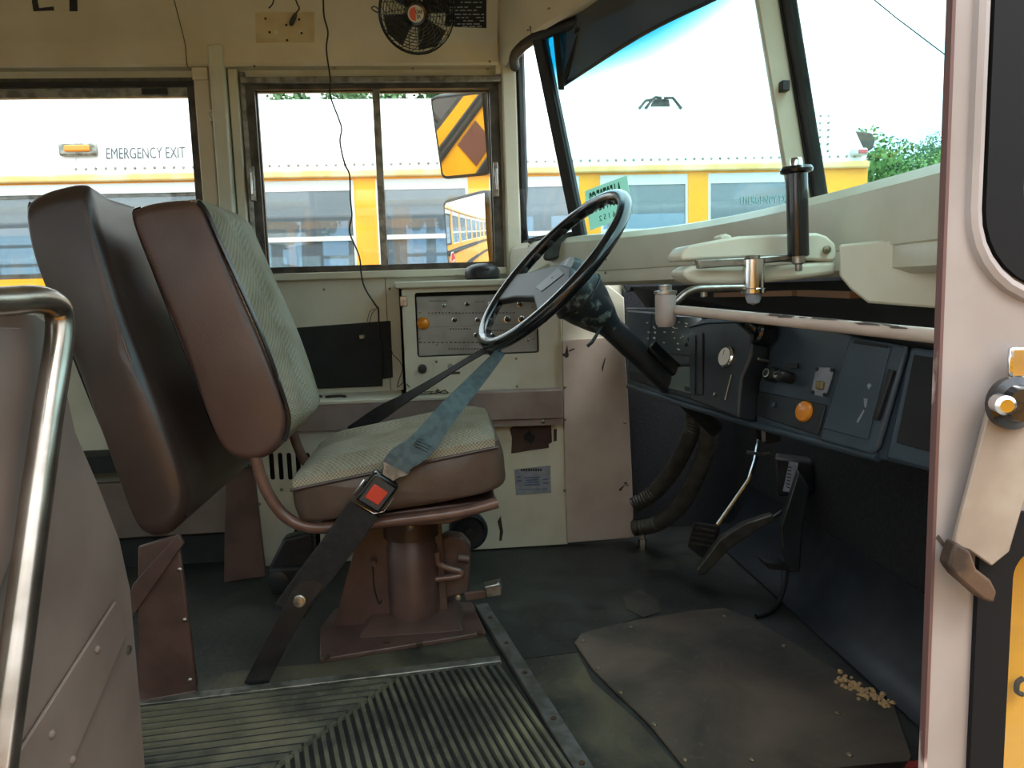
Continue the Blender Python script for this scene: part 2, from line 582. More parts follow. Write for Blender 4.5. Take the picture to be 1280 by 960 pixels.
def padded(outline, y0, y1, rnd, crown=None):
    """cushion: closed side outline (x, z) carried across the width with softly rounded ends"""
    n = len(outline)
    cx = sum(p[0] for p in outline)/n
    cz = sum(p[1] for p in outline)/n
    rows = []
    st = [(0, .0), (.15, .45), (.4, .75), (.7, .93), (1, 1)]
    seq = [(y0+rnd*a, b) for a, b in st]+[(y0+(y1-y0)*t, 1) for t in (.25, .5, .75)]+[(y1-rnd*a, b) for a, b in reversed(st)]
    for y, b in seq:
        row = []
        t = (y-y0)/(y1-y0)
        for p in outline:
            d = V((p[0]-cx, 0, p[1]-cz))
            L = d.length
            s_ = (L-rnd*(1-b))/L
            q = V((cx, y, cz))+d*s_
            if crown: q += crown(p, t)
            row.append(q)
        rows.append(row)
    return MB().loft(rows, cap=True, closed=True)
def screws(parent, pts, n, r=.0035, m='screw'):
    """round screw heads, each its own little part sharing one mesh"""
    first = None
    for p in pts:
        if first is None:
            first = MB().lathe((0, 0, 0), n, [(r, 0), (r, r*.35), (r*.6, r*.7), (0, r*.8)], 8)
            org = V(p)
            first.v = [q+org for q in first.v]
            first = first.build('screw', m, parent, org=org)
        else:
            copy_part(first, p, parent)
# ================================================================ the bus body
YL = 2.42            # inner face of the driver's side wall
YR = 0.40            # inner face of the doorway side wall
YM = (YL+YR)/2
# ---- floor
fl = MB()
fl.prism([(-6.5, YR, -.05), (-.46, YR, -.05), (-.46, 1.11, -.05), (.80, 1.11, -.05), (.80, YR, -.05), (.97, YR, -.05), (.97, YL+.05, -.05), (-6.5, YL+.05, -.05)], (0, 0, .05))
floor = struct(fl.build('floor', 'floor', smooth=False, org=(0, 1.5, 0)), 'black worn rubber floor of the driver area')
def zpoly(px, z=0.0, th=.003): return MB().prism(PZ(px, z), (0, 0, th))
# lighter worn band between the mat trim and the seat plate, a scuffed sheet, and the joints
zpoly([(172, 880), (400, 850), (622, 822), (606, 796), (400, 830), (330, 836), (250, 845), (246, 862), (172, 876)], 0, .0015).build('worn_strip', 'floor2', floor, smooth=False)
zpoly([(606, 766), (640, 826), (722, 815), (716, 800), (800, 772), (790, 740), (700, 690), (640, 690)], 0, .0012).build('rubber_sheet', 'floor', floor, smooth=False)
zpoly([(640, 828), (722, 817), (740, 852), (800, 905), (850, 962), (712, 962)], 0, .0015).build('rubber_sheet', 'floor2', floor, smooth=False)
zpoly([(779, 745), (800, 737), (822, 750), (826, 765), (805, 772), (783, 762)], .0012, .001).build('glue_patch', 'plate', floor, smooth=False)
# screwed-down cover plate
pl = zpoly([(718, 806), (726, 795), (760, 785), (800, 777), (862, 766), (905, 762), (945, 778), (1010, 818), (1060, 850), (1118, 884), (1140, 950), (1130, 968), (860, 968), (812, 908), (770, 868), (740, 838)], 0, .006).build('floor_plate', 'plate', None, bevel=.002)
tag(pl, 'brown worn metal cover plate screwed to the floor below the dashboard', 'floor plate')
screws(pl, [W(x, y, Z=.006) for x, y in ((729, 802), (789, 785), (748, 836), (776, 866), (818, 906), (856, 950), (940, 950), (1062, 944), (1047, 892), (905, 771), (980, 808))], (0, 0, 1), .0055)
# ---- steps down to the door
sb = MB()
sb.box(-.46, .80, .78, 1.11, -.30, -.26)
sb.box(-.46, .80, .42, .78, -.58, -.54)
sb.box(-.46, .80, 1.09, 1.13, -.30, -.051)
sb.box(-.46, .80, .76, .80, -.58, -.30)
struct(sb.build('step_well', 'rubber', smooth=False), 'black rubber steps below the entrance')
e = MB().box(.42, .80, 1.095, 1.112, -.045, .006).build('trim_1', 'stepred', smooth=False)
struct(e, 'red painted edge of the floor above the entrance step')
# ---- driver's side wall with its window openings
WIN = [(-.553, .192, .872, 1.437)]
for k in range(8): WIN.append((-1.385-.75*k, -.702-.75*k, .83, 1.447))
holesL = [rect(*w) for w in WIN]
wl = sheet(-6.5, .262, -.05, 1.475, WIN, lambda u, v, w: V((u, YL+w, v)), .05, 'wall_left', 'cream', org=(0, YL, 0))
struct(wl, 'cream painted side wall behind the driver seat')
sk = sheet(-6.5, .255, -.55, 1.52, WIN, lambda u, v, w: V((u, YL+.05+w, v)), .006, 'outer_skin', 'busyellow', wl)
MB().box(.255, 1.0, YL+.05, YL+.056, -.55, .90).build('front_skin', 'busyellow', wl, smooth=False)
MB().box(.262, 1.0, YL+.005, YL+.05, -.05, .90).build('front_lining', 'cream', wl, smooth=False)
for z in (.78, .42, -.05): MB().box(-6.5, .30, YL+.056, YL+.075, z, z+.07).build('rub_rail', 'busblack', wl, smooth=False)
# ---- doorway side wall, rear of the entrance
wr = sheet(-6.5, -.50, -.55, 1.475, [(-1.385-.75*k, -.702-.75*k, .83, 1.447) for k in range(7)], lambda u, v, w: V((u, YR-w, v)), .05, 'wall_right', 'cream', org=(-1, YR, 0))
struct(wr, 'cream painted side wall behind the entrance')
struct(MB().box(-.50, .95, YR-.05, YR, 1.40, 1.62).build('trim_2', 'cream', smooth=False), 'cream header above the entrance')
wb = sheet(YR-.05, YL+.05, -.05, 1.95, [(.6, 1.15, .8, 1.45), (1.65, 2.2, .8, 1.45)], lambda u, v, w: V((-6.5-w, u, v)), .05, 'wall_rear', 'cream', org=(-6.5, YM, 0))
struct(wb, 'cream rear wall of the bus')
# ---- ceiling: side cove panels curving into the roof
prof = [(2.42, 1.475), (2.386, 1.477), (2.380, 1.484), (2.380, 1.534), (2.3726, 1.548), (2.335, 1.60), (2.27, 1.69), (2.17, 1.77), (1.98, 1.85), (1.72, 1.89), (YM, 1.90)]
prof = prof+[(2*YM-y, z) for y, z in reversed(prof[:-1])]
def roof(x0, x1, name, parent=None):
    back = []
    for y, z in reversed(prof):
        d = V((y-YM, z-.9)).normalized()*.03
        back.append((y+d.x, z+d.y+.004))
    rows = [[V((x, y, z)) for y, z in prof+back] for x in (x0, x1)]
    return MB().loft(rows, cap=True, closed=True).build(name, 'tan', parent, angle=28)
ce = roof(-6.5, -.712, 'ceiling')
struct(ce, 'tan painted ceiling with rounded side panels')
roof(-.709, .197, 'ceiling_panel', ce)
MB().loft([[V((x, y*1.0+(.004 if y > YM else -.004), z+.003)) for y, z in prof] for x in (-.7125, -.7085)]).build('panel_joint', 'seam', ce)
# outside skin of the roof
rs = MB().shell([[V((x, y+(.06 if y > YM else -.06), z+.05)) for y, z in [(2.42, 1.50)]+prof[4:-4]+[(.40, 1.50)]] for x in (-6.55, .30)], (0, 0, .02))
struct(rs.build('roof_skin', 'buswhite'), 'white outer roof of the bus')
screws(ce, [W(x, y, Y=2.383) for x, y in ((418, 85), (516, 86), (610, 87), (318, 83))]+[W(x, y, Y=2.36) for x, y in ((612, 77), (250, 7))], (0, -1, 0), .004)
# two cropped stencil letters above the passenger window
n_c = V((0, -.87, -.5)).normalized()
def cove(px, py):
    # point on the sloping cove panel, between the profile points at z 1.548 and 1.69
    a, b = V((0, 2.335, 1.60)), V((0, 2.27, 1.69))
    t = b-a
    return WP(px, py, a, V((0, -t.z, t.y)).normalized())
le = MB()
nn = V((0, -.81, -.585))*.001
for poly in ([(40, 2), (47, 2), (49, 10), (67, 8), (68, 13), (42, 14)], [(44, -40), (52, -40), (47, 2), (40, 2)], [(86, -40), (96, -40), (97, 14), (87, 14)]):
    le.prism([cove(*p)+nn*.2 for p in poly], nn)
le.build('stencil_letters', 'print', ce, smooth=False)
# ---- pillar covers between the two side windows
def zrect(b, x0, x1, y0, y1, z0, z1): return b.box(x0, x1, y0, y1, z0, z1)
p = MB().box(-.700, -.655, YL-.028, YL+.002, .80, 1.475).build('pillar', 'tan', wl, bevel=.004)
MB().box(-.648, -.606, YL-.052, YL+.002, .75, 1.535).build('pillar_cap', 'cream', wl, bevel=.006)
MB().box(-.602, -.575, YL-.026, YL+.002, .80, 1.475).build('pillar', 'cream', wl, bevel=.004)
MB().box(-.571, -.556, YL-.014, YL+.002, .80, 1.468).build('pillar', 'alu', wl, bevel=.002)
gp = W(267, 145, Y=YL-.03)
MB().lathe(gp, (0, -1, 0), [(.016, 0), (.016, .006), (.011, .009), (.006, .004), (0, .003)], 18).build('grommet', 'tan', wl)
MB().box(-.70, -.655, YL-.036, YL-.028, 1.44, 1.475).build('bracket', 'tan', wl, bevel=.002)
screws(wl, [W(260, 72, Y=YL-.037), W(226, 72, Y=YL-.0), W(222, 438, Y=YL-.01)], (0, -1, 0), .004)
# front corner post
MB().box(.206, .252, YL-.034, YL+.05, .84, 1.50).build('corner_post', 'cream', wl, bevel=.006)
MB().box(.252, .264, YL-.03, YL+.03, .84, 1.50).build('post_gasket', 'rubber', wl, bevel=.003)

# ---- side windows
def side_window(name, w, label, sliding):
    x0, x1, z0, z1 = w
    fr = holed(rect(x0-.006, x1+.006, z0-.006, z1+.006), [rect(x0+.022, x1-.022, z0+.018, z1-.02)], lambda u, v, q: V((u, YL-.012+q, v)), .05, name, 'aludark', org=(x0, YL, z0))
    struct(fr, label)
    return fr
w1 = side_window('window_1', WIN[0], 'sliding driver window in a worn metal frame', True)
x0, x1, z0, z1 = WIN[0]
xm = (W(467, 115, Y=YL).x+W(484, 337, Y=YL).x)/2
def sash(a, b, y, parent, mname='aludark', wd=.014):
    s = holed(rect(a, b, z0+.012, z1-.014), [rect(a+wd, b-wd, z0+.012+wd*.7, z1-.014-wd*.7)], lambda u, v, q: V((u, y+q, v)), .014, 'sash', mname, parent)
    MB().box(a+wd*.8, b-wd*.8, y+.005, y+.008, z0+.02, z1-.02).build('pane', 'g_side', s, smooth=False)
    return s
sash(x0+.012, xm+.008, YL+.006, w1)
sash(xm-.008, x1-.012, YL+.022, w1)
MB().box(xm-.011, xm+.011, YL-.004, YL+.006, z0+.01, z1-.012).build('meeting_rail', 'alu', w1, bevel=.002)
MB().box(x0-.012, x1+.012, YL-.03, YL, z1-.006, z1+.012).build('head_rail', 'alu', w1, bevel=.002)
MB().box(x0-.012, x1+.014, YL-.022, YL+.01, z0-.02, z0+.002).build('sill', 'cream', w1, bevel=.003)
for xx, yy0, yy1 in ((316, 208, 252), (620, 203, 246)):
    a, b = W(xx, yy0, Y=YL-.02), W(xx, yy1, Y=YL-.02)
    xc = (a.x+b.x)/2
    h = MB().box(xc-.008, xc+.008, YL-.03, YL-.005, b.z, a.z).build('latch', 'steel', w1, bevel=.003)
    MB().box(xc-.003, xc+.003, YL-.036, YL-.03, b.z+.02, a.z-.02).build('thumb_grip', 'chrome', h, bevel=.001)
for k, wn in enumerate(WIN[1:]):
    a0, a1, c0, c1 = wn
    f = side_window('window_2' if k == 0 else 'window_%d' % (10+k), wn, 'split passenger window behind the driver seat' if k == 0 else 'passenger window farther back in the bus', False)
    b = MB().box(a0+.01, a1-.01, YL-.004, YL+.02, c1-.046, c1-.018).build('upper_sash_bar', 'alu', f, bevel=.002)
    if k == 0:
        MB().box(W(176, 100, Y=YL-.006).x, W(208, 100, Y=YL-.006).x, YL-.008, YL-.0035, c1-.040, c1-.023).build('finger_slot', 'rubber', b, smooth=False)
        MB().box(a0, a1, YL-.014, YL, c1-.018, c1-.004).build('head_gasket', 'rubber', f, smooth=False)
    MB().box(a0+.01, a1-.01, YL+.012, YL+.016, c0+.01, c1-.02).build('pane', 'g_side', f, smooth=False)
for k in range(7):
    a0, a1, c0, c1 = (-1.385-.75*k, -.702-.75*k, .83, 1.447)
    f = holed(rect(a0-.006, a1+.006, c0-.006, c1+.006), [rect(a0+.022, a1-.022, c0+.018, c1-.02)], lambda u, v, q: V((u, YR-.045+q, v)), .05, 'window_%d' % (20+k), 'aludark', org=(a0, YR, c0))
    struct(f, 'passenger window on the entrance side')
    MB().box(a0+.01, a1-.01, YR-.02, YR-.016, c0+.01, c1-.02).build('pane', 'g_side', f, smooth=False)

# ---- windshield: a bowed footprint, raked back
ZB, ZT, RK = .943, 1.50, .19
foot = [(.262, 2.40), (.310, 2.27), (.392, 2.115), (.500, 1.975), (.590, 1.82), (.643, 1.60), (.660, 1.32), (.660, 1.08), (.635, .78), (.54, .50)]
def fz(i, z, dx=0.0): return V((foot[i][0]+dx-RK*(0.0, .62)[i]*(z-ZB) if i < 2 else foot[i][0]+dx-RK*(z-ZB), foot[i][1], z))
def fcurve(idx, z, dx=0.0, k=5): return spline([fz(i, z, dx) for i in idx], k)
panes = [((0, 1, 2), 'window_3', 'narrow corner window beside the windshield'), ((2, 3, 4, 5, 6), 'window_4', 'driver half of the windshield with a blue shade band'), ((6, 7, 8, 9), 'window_5', 'entrance half of the windshield')]
for idx, nm, lab in panes:
    lo_, hi_ = fcurve(idx, ZB-.004), fcurve(idx, ZT+.01)
    rows = [[a.lerp(b, t) for a, b in zip(lo_, hi_)] for t in (0, .5, 1)]
    g = MB().shell(rows, (.004, 0, 0)).build(nm, 'g_corner' if nm == 'window_3' else 'g_wind', org=(0, 0, 0))
    struct(g, lab)
    per = lo_+[lo_[-1].lerp(hi_[-1], t) for t in (.3, .7)]+list(reversed(hi_))+[hi_[0].lerp(lo_[0], t) for t in (.3, .7)]
    MB().tube(per, .017 if nm == 'window_3' else .008, 8, closed=True).build('gasket', 'rubber', g)
hg = MB().tube(spline([fz(i, 1.472, -.010)+V((0, .01 if i == 0 else 0, 0)) for i in range(10)], 5), .015, 10).build('trim_5', 'rubber')
struct(hg, 'black rubber head gasket along the top of the windshield')
# black bar between corner glass and windshield
a, b = fz(2, ZB-.01, -.006), fz(2, ZT, -.006)
dn = V((.79, -.61, 0))*.016
bar = MB().prism([a-dn, a+dn, b+dn, b-dn], V((-.61, -.79, 0))*.012).build('trim_3', 'rubber', bevel=.003)
struct(bar, 'black upright bar beside the corner window')
# centre pillar: cream cover and black rubber strip, both raked
a, b = fz(6, ZB-.005, -.02), fz(6, ZT+.02, -.02)
cp = MB().prism([a+V((-.022, .0, 0)), a+V((.012, -.010, 0)), b+V((.012, -.010, 0)), b+V((-.022, .0, 0))], (.006, .022, 0)).build('trim_4', 'cream', bevel=.004)
struct(cp, 'cream centre pillar of the windshield')
MB().prism([a+V((.014, -.020, 0)), a+V((.032, -.034, 0)), b+V((.032, -.034, 0)), b+V((.014, -.020, 0))], (.004, .018, 0)).build('rubber_strip', 'rubber', cp, bevel=.003)
q = WP(977, 110, a, V((0, 1, 0)))
MB().cbox(q+V((0, -.008, 0)), (.014, 0, 0), (0, .02, 0), (0, 0, .018)).build('clip', 'rubber', cp, bevel=.002)
# ---- front cap over the windshield: fascia, rolled lip and soffit
lip = [(.20, 2.44), (.225, 2.27), (.262, 2.13), (.325, 1.98), (.395, 1.82), (.44, 1.6), (.46, 1.32), (.46, 1.08), (.44, .78), (.36, .45)]
tops = [(.197, 2.44), (.197, 2.25), (.197, 2.10), (.20, 1.95), (.21, 1.80), (.23, 1.60), (.25, 1.32), (.25, 1.08), (.23, .78), (.20, .45)]
def cz(y):
    pr = sorted(prof)
    for (y0_, z0_), (y1_, z1_) in zip(pr, pr[1:]):
        if y0_ <= y <= y1_: return z0_+(z1_-z0_)*(y-y0_)/(y1_-y0_+1e-9)
    return 1.50
rows = [spline([V((x-.006, y, max(1.53, cz(y)+.010))) for x, y in tops], 4)]
rows.append(spline([V((x*.75+tx*.25, y*.75+ty*.25, 1.505+.3*(cz(ty)+.01-1.505))) for (x, y), (tx, ty) in zip(lip, tops)], 4))
rows.append(spline([V((x-.004, y, 1.505)) for x, y in lip], 4))
rows.append(spline([V((x, y-.006, 1.482)) for x, y in lip], 4))
rows.append(spline([V((x+.012, y-.004, 1.474)) for x, y in lip], 4))
rows.append(spline([V((fz(i, 1.49).x-.012, fz(i, 1.49).y+(.04 if i == 0 else 0), 1.487)) for i in range(10)], 4))
rows.append(spline([V((fz(i, 1.53).x+.01, fz(i, 1.53).y+.0, 1.515)) for i in range(10)], 4))
fc = MB().shell(rows, (.003, 0, .004)).build('front_cap', 'tan', None, angle=50, org=(.3, YM, 1.5))
struct(fc, 'tan moulded cap above the windshield')
MB().loft([[p+V((.10, (p.y-YM)*.08, .03)) for p in rows[6]], [p+V((.12, (p.y-YM)*.08, .10)) for p in rows[2]], [p+V((.08, (p.y-YM)*.08, .08)) for p in rows[1]], [p+V((.0, (p.y-YM)*.05, .07)) for p in rows[0]], [p+V((-.1, (p.y-YM)*.05, .07)) for p in rows[0]]]).build('outer_cap', 'busyellow', fc)
MB().box(.190, .250, 2.392, 2.47, 1.452, 1.60).build('joint_block', 'tan', fc, bevel=.003)  # added filler behind the joint, stops light leaking through the gap
screws(fc, [WP(x, y, (0, 0, 1.483), V((0, 0, 1))) for x, y in ((660, 37), (651, 51), (686, 10))], (0, 0, -1), .004)

# ---- cowl: the cream shelf and front face below the windshield
def cowlrow(dx, dy, z): return spline([V((x+dx, y+dy*(-1 if i < 6 else .3), z)) for i, (x, y) in enumerate(foot)], 5)
rows = [cowlrow(.10, 0, .900), cowlrow(.03, 0, .940), cowlrow(-.012, .004, .945), cowlrow(-.030, .012, .941), cowlrow(-.043, .018, .926), cowlrow(-.048, .02, .90), cowlrow(-.048, .02, .8465)]
wf = MB().shell(rows, (.004, 0, -.003)).build('wall_front', 'cream', None, angle=24, org=(.5, YM, .8))
struct(wf, 'cream cowl below the windshield')
rows = [cowlrow(-.044, .018, .846), cowlrow(-.046, .02, .843), cowlrow(-.046, .02, .815), cowlrow(-.03, .01, .806), cowlrow(.06, 0, .806)]
MB().shell(rows, (.004, 0, .002)).build('lower_cowl_panel', 'cream', wf, angle=50)
screws(wf, [WP(x, y, (.345, 2.09, .86), V((-.78, -.62, 0))) for x, y in ((757, 324), (757, 341))], (-.78, -.62, 0), .004)
# ---- the hood ahead of the windshield
hd = MB().loft([[V((x, YM+s*w, z)) for s, w, z in ((-1, .95, -.5), (-1, .95, .55), (-1, .80, .74), (-1, .4, .80), (1, .4, .80), (1, .80, .74), (1, .95, .55), (1, .95, -.5))] for x in (.99, 1.4, 1.9)]+[[V((1.98, YM+s*w*.95, z*.9)) for s, w, z in ((-1, .95, -.5), (-1, .95, .55), (-1, .80, .74), (-1, .4, .80), (1, .4, .80), (1, .80, .74), (1, .95, .55), (1, .95, -.5))]], cap=True, closed=True).build('hood', 'busyellow')
struct(hd, 'yellow hood of the bus ahead of the windshield')
# ---- firewall, toe board and dark shell below the dash
cv = MB()
cv.loft([[V((.965, y, .82)) for y in (1.11, 1.4, 2.42)], [V((.955, y, .40)) for y in (1.11, 1.4, 2.42)], [V((.95, y, -.05)) for y in (1.11, 1.4, 2.42)]])
cvb = cv.build('firewall', 'carpet', None, org=(.95, 1.7, 0))
struct(cvb, 'black insulated firewall below the dashboard')
arc = []
for i in range(9):
    t = i/8*math.pi/2
    arc.append((.945-.115*(1-math.sin(t)) if False else .945-.13+.13*math.sin(t), .20-.20*math.cos(t) if False else .16*(1-math.cos(t))))
MB().shell([[V((x, y, z+.002)) for x, z in arc] for y in (1.11, 2.3)], (0, 0, .004)).build('toe_cove', 'dash2', cvb)
MB().box(.80, .97, YR, 1.11, -.5, .9).build('stepwell_front', 'carpet', cvb, smooth=False)
MB().box(.577, .98, YL-.012, YL+.004, .0, .84).build('dark_side_panel', 'carpet', cvb, smooth=False)
# ================================================================ driver's side console, kick panels and heater
# ledge with its grey face
sl = MB().box(-.70, .345, 2.235, YL, .485, .497).build('side_ledge', 'cream', None, bevel=.003)
struct(sl, 'cream ledge along the side wall behind the seat')
MB().box(-.70, .09, 2.238, 2.25, .41, .487).build('ledge_face', 'rail_brown', sl, smooth=False)
# black sheet on the wall
bs = MB()
bs.prism(PY([(340, 412), (488, 401), (491, 472), (478, 474), (478, 483), (340, 488)], YL-.012), (0, .010, 0))
tag(bs.build('black_panel', 'matte', bevel=.002), 'matte black rectangular panel on the wall beside the seat back', 'panel')
MB().box(W(484, 400, Y=YL-.004).x-.001, W(484, 400, Y=YL-.004).x+.001, YL-.0015, YL+.001, .497, .86).build('panel_seam', 'seam', wl, smooth=False)
screws(wl, [W(405, 362, Y=YL), W(487, 361, Y=YL), W(343, 356, Y=YL)], (0, -1, 0), .004)
# electrical console
YC = 2.30
c0, c1 = W(500, 362, Y=YC), W(703, 486, Y=YC)
cx0, cx1, cz0, cz1 = c0.x-.004, c1.x, .497, W(600, 357, Y=YC).z
cs = thing('side_console', ((cx0+cx1)/2, YC, cz0), 'cream electrical console with a grey switch plate beside the steering wheel', 'console')
h0, h1 = W(518, 366, Y=YC), W(674, 441, Y=YC)
holed(rect(cx0, cx1, cz0, cz1), [rect(h0.x, h1.x, h1.z, h0.z, .008)], lambda u, v, q: V((u, YC+q, v)), .014, 'face', 'cream', cs)
MB().box(cx0, cx0+.008, YC, YL, cz0, cz1).build('end_panel', 'cream', cs, smooth=False)
MB().box(cx0-.012, cx1+.02, YC-.02, YL, cz1-.002, cz1+.018).build('lid', 'cream', cs, bevel=.005)
MB().box(h0.x-.01, h1.x+.01, YC+.03, YC+.036, h1.z-.01, h0.z+.01).build('recess_back', 'matte', cs, smooth=False)
sp = MB().box(h0.x+.004, h1.x-.004, YC+.010, YC+.016, h1.z+.003, h0.z-.012).build('switch_plate', 'switchplate', cs, bevel=.003)
YP = YC+.010
def on_plate(x, y, dy=0.0): return W(x, y, Y=YP)+V((0, dy, 0))
for x, y, r in ((555, 382, .0045), (584, 380, .006), (613, 380, .006), (568, 400, .006), (597, 400, .006), (634, 399, .008), (652, 399, .008), (595, 419, .006), (616, 419, .006), (634, 419, .006), (650, 380, .007), (660, 425, .004)):
    p = on_plate(x, y)
    t = MB().lathe(p, (0, -1, 0), [(r, 0), (r, .004), (r*.55, .006), (r*.5, .012), (r*.75, .014), (r*.6, .024), (0, .026)], 12).build('toggle_switch', 'black' if r > .0055 else 'steel', sp)
    MB().lathe(p, (0, -1, 0), [(r*1.35, 0), (r*1.35, .0025), (r, .003), (r, 0)], 12).build('switch_collar', 'chrome', t)
MB().lathe(on_plate(529, 404), (0, -1, 0), [(.019, 0), (.019, .006), (.016, .012), (.008, .017), (0, .018)], 24).build('indicator_lamp', 'orange', sp)
mk = MB()
for y, x0_, x1_, n in ((376, 536, 560, 9), (377, 594, 606, 5), (391, 535, 645, 26), (394, 535, 580, 1), (409, 535, 655, 1), (411, 562, 590, 8), (428, 524, 600, 14), (436, 560, 625, 18), (376, 630, 648, 6), (413, 606, 650, 12)):
    for i in range(n):
        a = x0_+(x1_-x0_)*i/n
        b = a+(x1_-x0_)/n*(.62 if n > 1 else 1)
        p, q = on_plate(a, y), on_plate(b, y)
        hh = .0018 if n > 1 else .0004
        mk.box(p.x, q.x, YP-.0006, YP+.001, p.z-hh, p.z+hh*random.uniform(.2, 1))
mk.build('printed_legend', 'print', sp, smooth=False)
screws(sp, [on_plate(525, 391), on_plate(525, 423), on_plate(667, 424), on_plate(546, 431), on_plate(666, 384)], (0, -1, 0), .003)
# access cover, knob, corner bracket
h0, h1 = W(541, 448, Y=YC), W(650, 476, Y=YC)
ac = MB().prism([V((u, YC-.0035, v)) for u, v in rect(h0.x, h1.x, cz0+.002, h0.z, .012)], (0, .005, 0)).build('access_cover', 'cream', cs, bevel=.001)
MB().lathe(W(563, 458, Y=YC-.0035), (0, -1, 0), [(.009, 0), (.008, .001), (0, .0012)], 14).build('stain', 'switchplate', ac)
MB().box(W(552, 466, Y=YC).x, W(575, 466, Y=YC).x, YC-.0045, YC-.003, W(560, 468, Y=YC).z, W(560, 465, Y=YC).z).build('scrape', 'seam', ac, smooth=False)
screws(ac, [V((u, YC-.0035, v)) for u, v in ((h0.x+.01, h0.z-.01), (h1.x-.01, h0.z-.01), (h1.x-.01, cz0+.012), (h0.x+.01, cz0+.012))], (0, -1, 0), .004)
MB().lathe(W(528, 461, Y=YC), (0, -1, 0), [(.014, 0), (.014, .008), (.011, .016), (0, .017)], 18).build('knob', 'black', cs)
MB().obox(W(500, 383, Y=YC-.012), (.022, 0, 0), (0, .012, 0), (0, 0, .03)).build('bracket', 'steel', cs, bevel=.002)
# black domed cup on the console lid
tp = W(603, 347, Z=cz1+.018)
tp = V((tp.x if abs(tp.y-2.34) < .2 else W(603, 345, Y=2.34).x, 2.34, cz1+.018))
dm = MB().lathe(tp, (0, 0, 1), [(.046, 0), (.052, .004), (.054, .024), (.047, .038), (.030, .046), (.012, .049), (0, .049)], 32).build('domed_alarm', 'black', None, org=tp)
tag(dm, 'round black plastic dome with a slot on the console lid', 'alarm')
MB().obox(tp+V((-.004, -.0545, .026)), (.022, 0, 0), (0, .004, 0), (0, 0, .006)).build('slot', 'rubber', dm, smooth=False)

# taupe rail below the console
ra = MB().prism(PY([(578, 492), (703, 487), (704, 523), (578, 527)], 2.232), (0, .06, 0)).build('kick_rail', 'rail_brown', None, bevel=.003)
tag(ra, 'taupe painted metal rail below the electrical console', 'rail')
MB().prism(PY([(578, 527), (704, 523), (704, 531), (578, 535)], 2.240), (0, .03, 0)).build('flange', 'rail_brown', ra, bevel=.001)
screws(ra, [W(679, 527, Y=2.24)], (0, -1, 0), .006, 'steel')
# lower cream panel with patch hole and sticker
YK = 2.285
kp = thing('lower_kick_panel', (.2, YK, 0), 'cream lower side panel with a brown patch and a grey sticker', 'panel')
MB().prism([V((-.0, YK, .004)), V((W(708, 600, Y=YK).x, YK, .004)), V((W(706, 533, Y=YK).x, YK, .44)), V((-.0, YK, .44))], (0, .012, 0)).build('sheet', 'cream', kp, bevel=.002)
pt = MB().prism(PY([(637, 536), (641, 533), (689, 530), (690, 553), (686, 555), (686, 560), (663, 563), (639, 567), (640, 548)], YK-.002), (0, .003, 0)).build('bare_patch', 'patch', kp, smooth=False)
MB().prism(PY([(655, 543), (660, 540), (662, 536), (665, 543), (669, 545), (668, 550), (664, 555), (658, 551), (655, 550)], YK-.003), (0, .002, 0)).build('jagged_hole', 'matte', pt, smooth=False)
MB().prism(PY([(692, 537), (696, 536), (696, 551), (692, 552)], YK-.001), (0, .002, 0)).build('narrow_label', 'patch', kp, smooth=False)
st = MB().prism(PY([(643, 587), (688, 582), (689, 616), (645, 619)], YK-.002), (0, .003, 0)).build('sticker', 'paper', kp, smooth=False)
mk, mb = MB(), MB()
for y, a, b, n in ((589, 651, 678, 9),):
    for i in range(n):
        xa = a+(b-a)*i/n
        mk.prism(PY([(xa, y), (xa+2.2, y-.2), (xa+2.2, y-3.2), (xa, y-3)], YK-.0026), (0, .001, 0))
for y, a, b in ((598, 655, 675), (601, 657, 673), (604, 656, 674), (607, 655, 675), (597, 646, 651), (602, 646, 652), (600, 679, 686), (605, 679, 686), (612, 648, 685)):
    mb.prism(PY([(a, y), (b, y-.7), (b, y-2.0 if y < 610 else y-1.3), (a, y-1.3 if y < 610 else y-.6)], YK-.0026), (0, .001, 0))
mk.build('heading_print', 'print', st, smooth=False)
mb.build('text_lines', 'blueprint', st, smooth=False)
MB().prism(PY([(622, 652), (626, 645), (629, 665), (627, 676), (624, 676), (625, 664)], YK-.002), (0, .002, 0)).build('chip', 'patch', kp, smooth=False)
# tall kick panel beside the pedals
kk = MB().prism(PY([(703, 425), (779, 420), (784, 470), (790, 590), (793, 672), (709, 679), (706, 600)], 2.275), (0, .016, 0)).build('footwell_panel', 'footwell', None, bevel=.003)
tag(kk, 'tall pinkish cream kick panel between the console and the pedals', 'panel')
screws(kk, [W(x, y, Y=2.275) for x, y in ((706, 484), (706, 524), (781, 528), (784, 606), (706, 613))], (0, -1, 0), .005)
sc_ = MB()
for poly in ([(705, 445), (707, 438), (709, 431), (710, 437), (711, 445), (708, 448)], [(711, 438), (718, 435), (718, 437), (711, 440)], [(703, 441), (708, 443), (704, 446)], [(752, 460), (756, 447), (757, 448), (753, 466)], [(773, 612), (782, 605), (776, 614)], [(779, 604), (784, 602), (783, 606)]):
    sc_.prism(PY(poly, 2.2745), (0, .001, 0))
sc_.build('scratches', 'print', kk, smooth=False)
# upper cream filler between the console and the windshield corner
fi = MB().prism(PY([(703, 348), (745, 345), (780, 372), (782, 425), (703, 428)], 2.29), (0, .012, 0)).build('filler_panel', 'cream', None, bevel=.002)
tag(fi, 'cream filler panel behind the steering column boot', 'panel')
MB().prism(PY([(776, 349), (830, 345), (826, 362), (783, 365)], 2.20), (0, .03, 0)).build('recess_bracket', 'dash2', fi, bevel=.002)
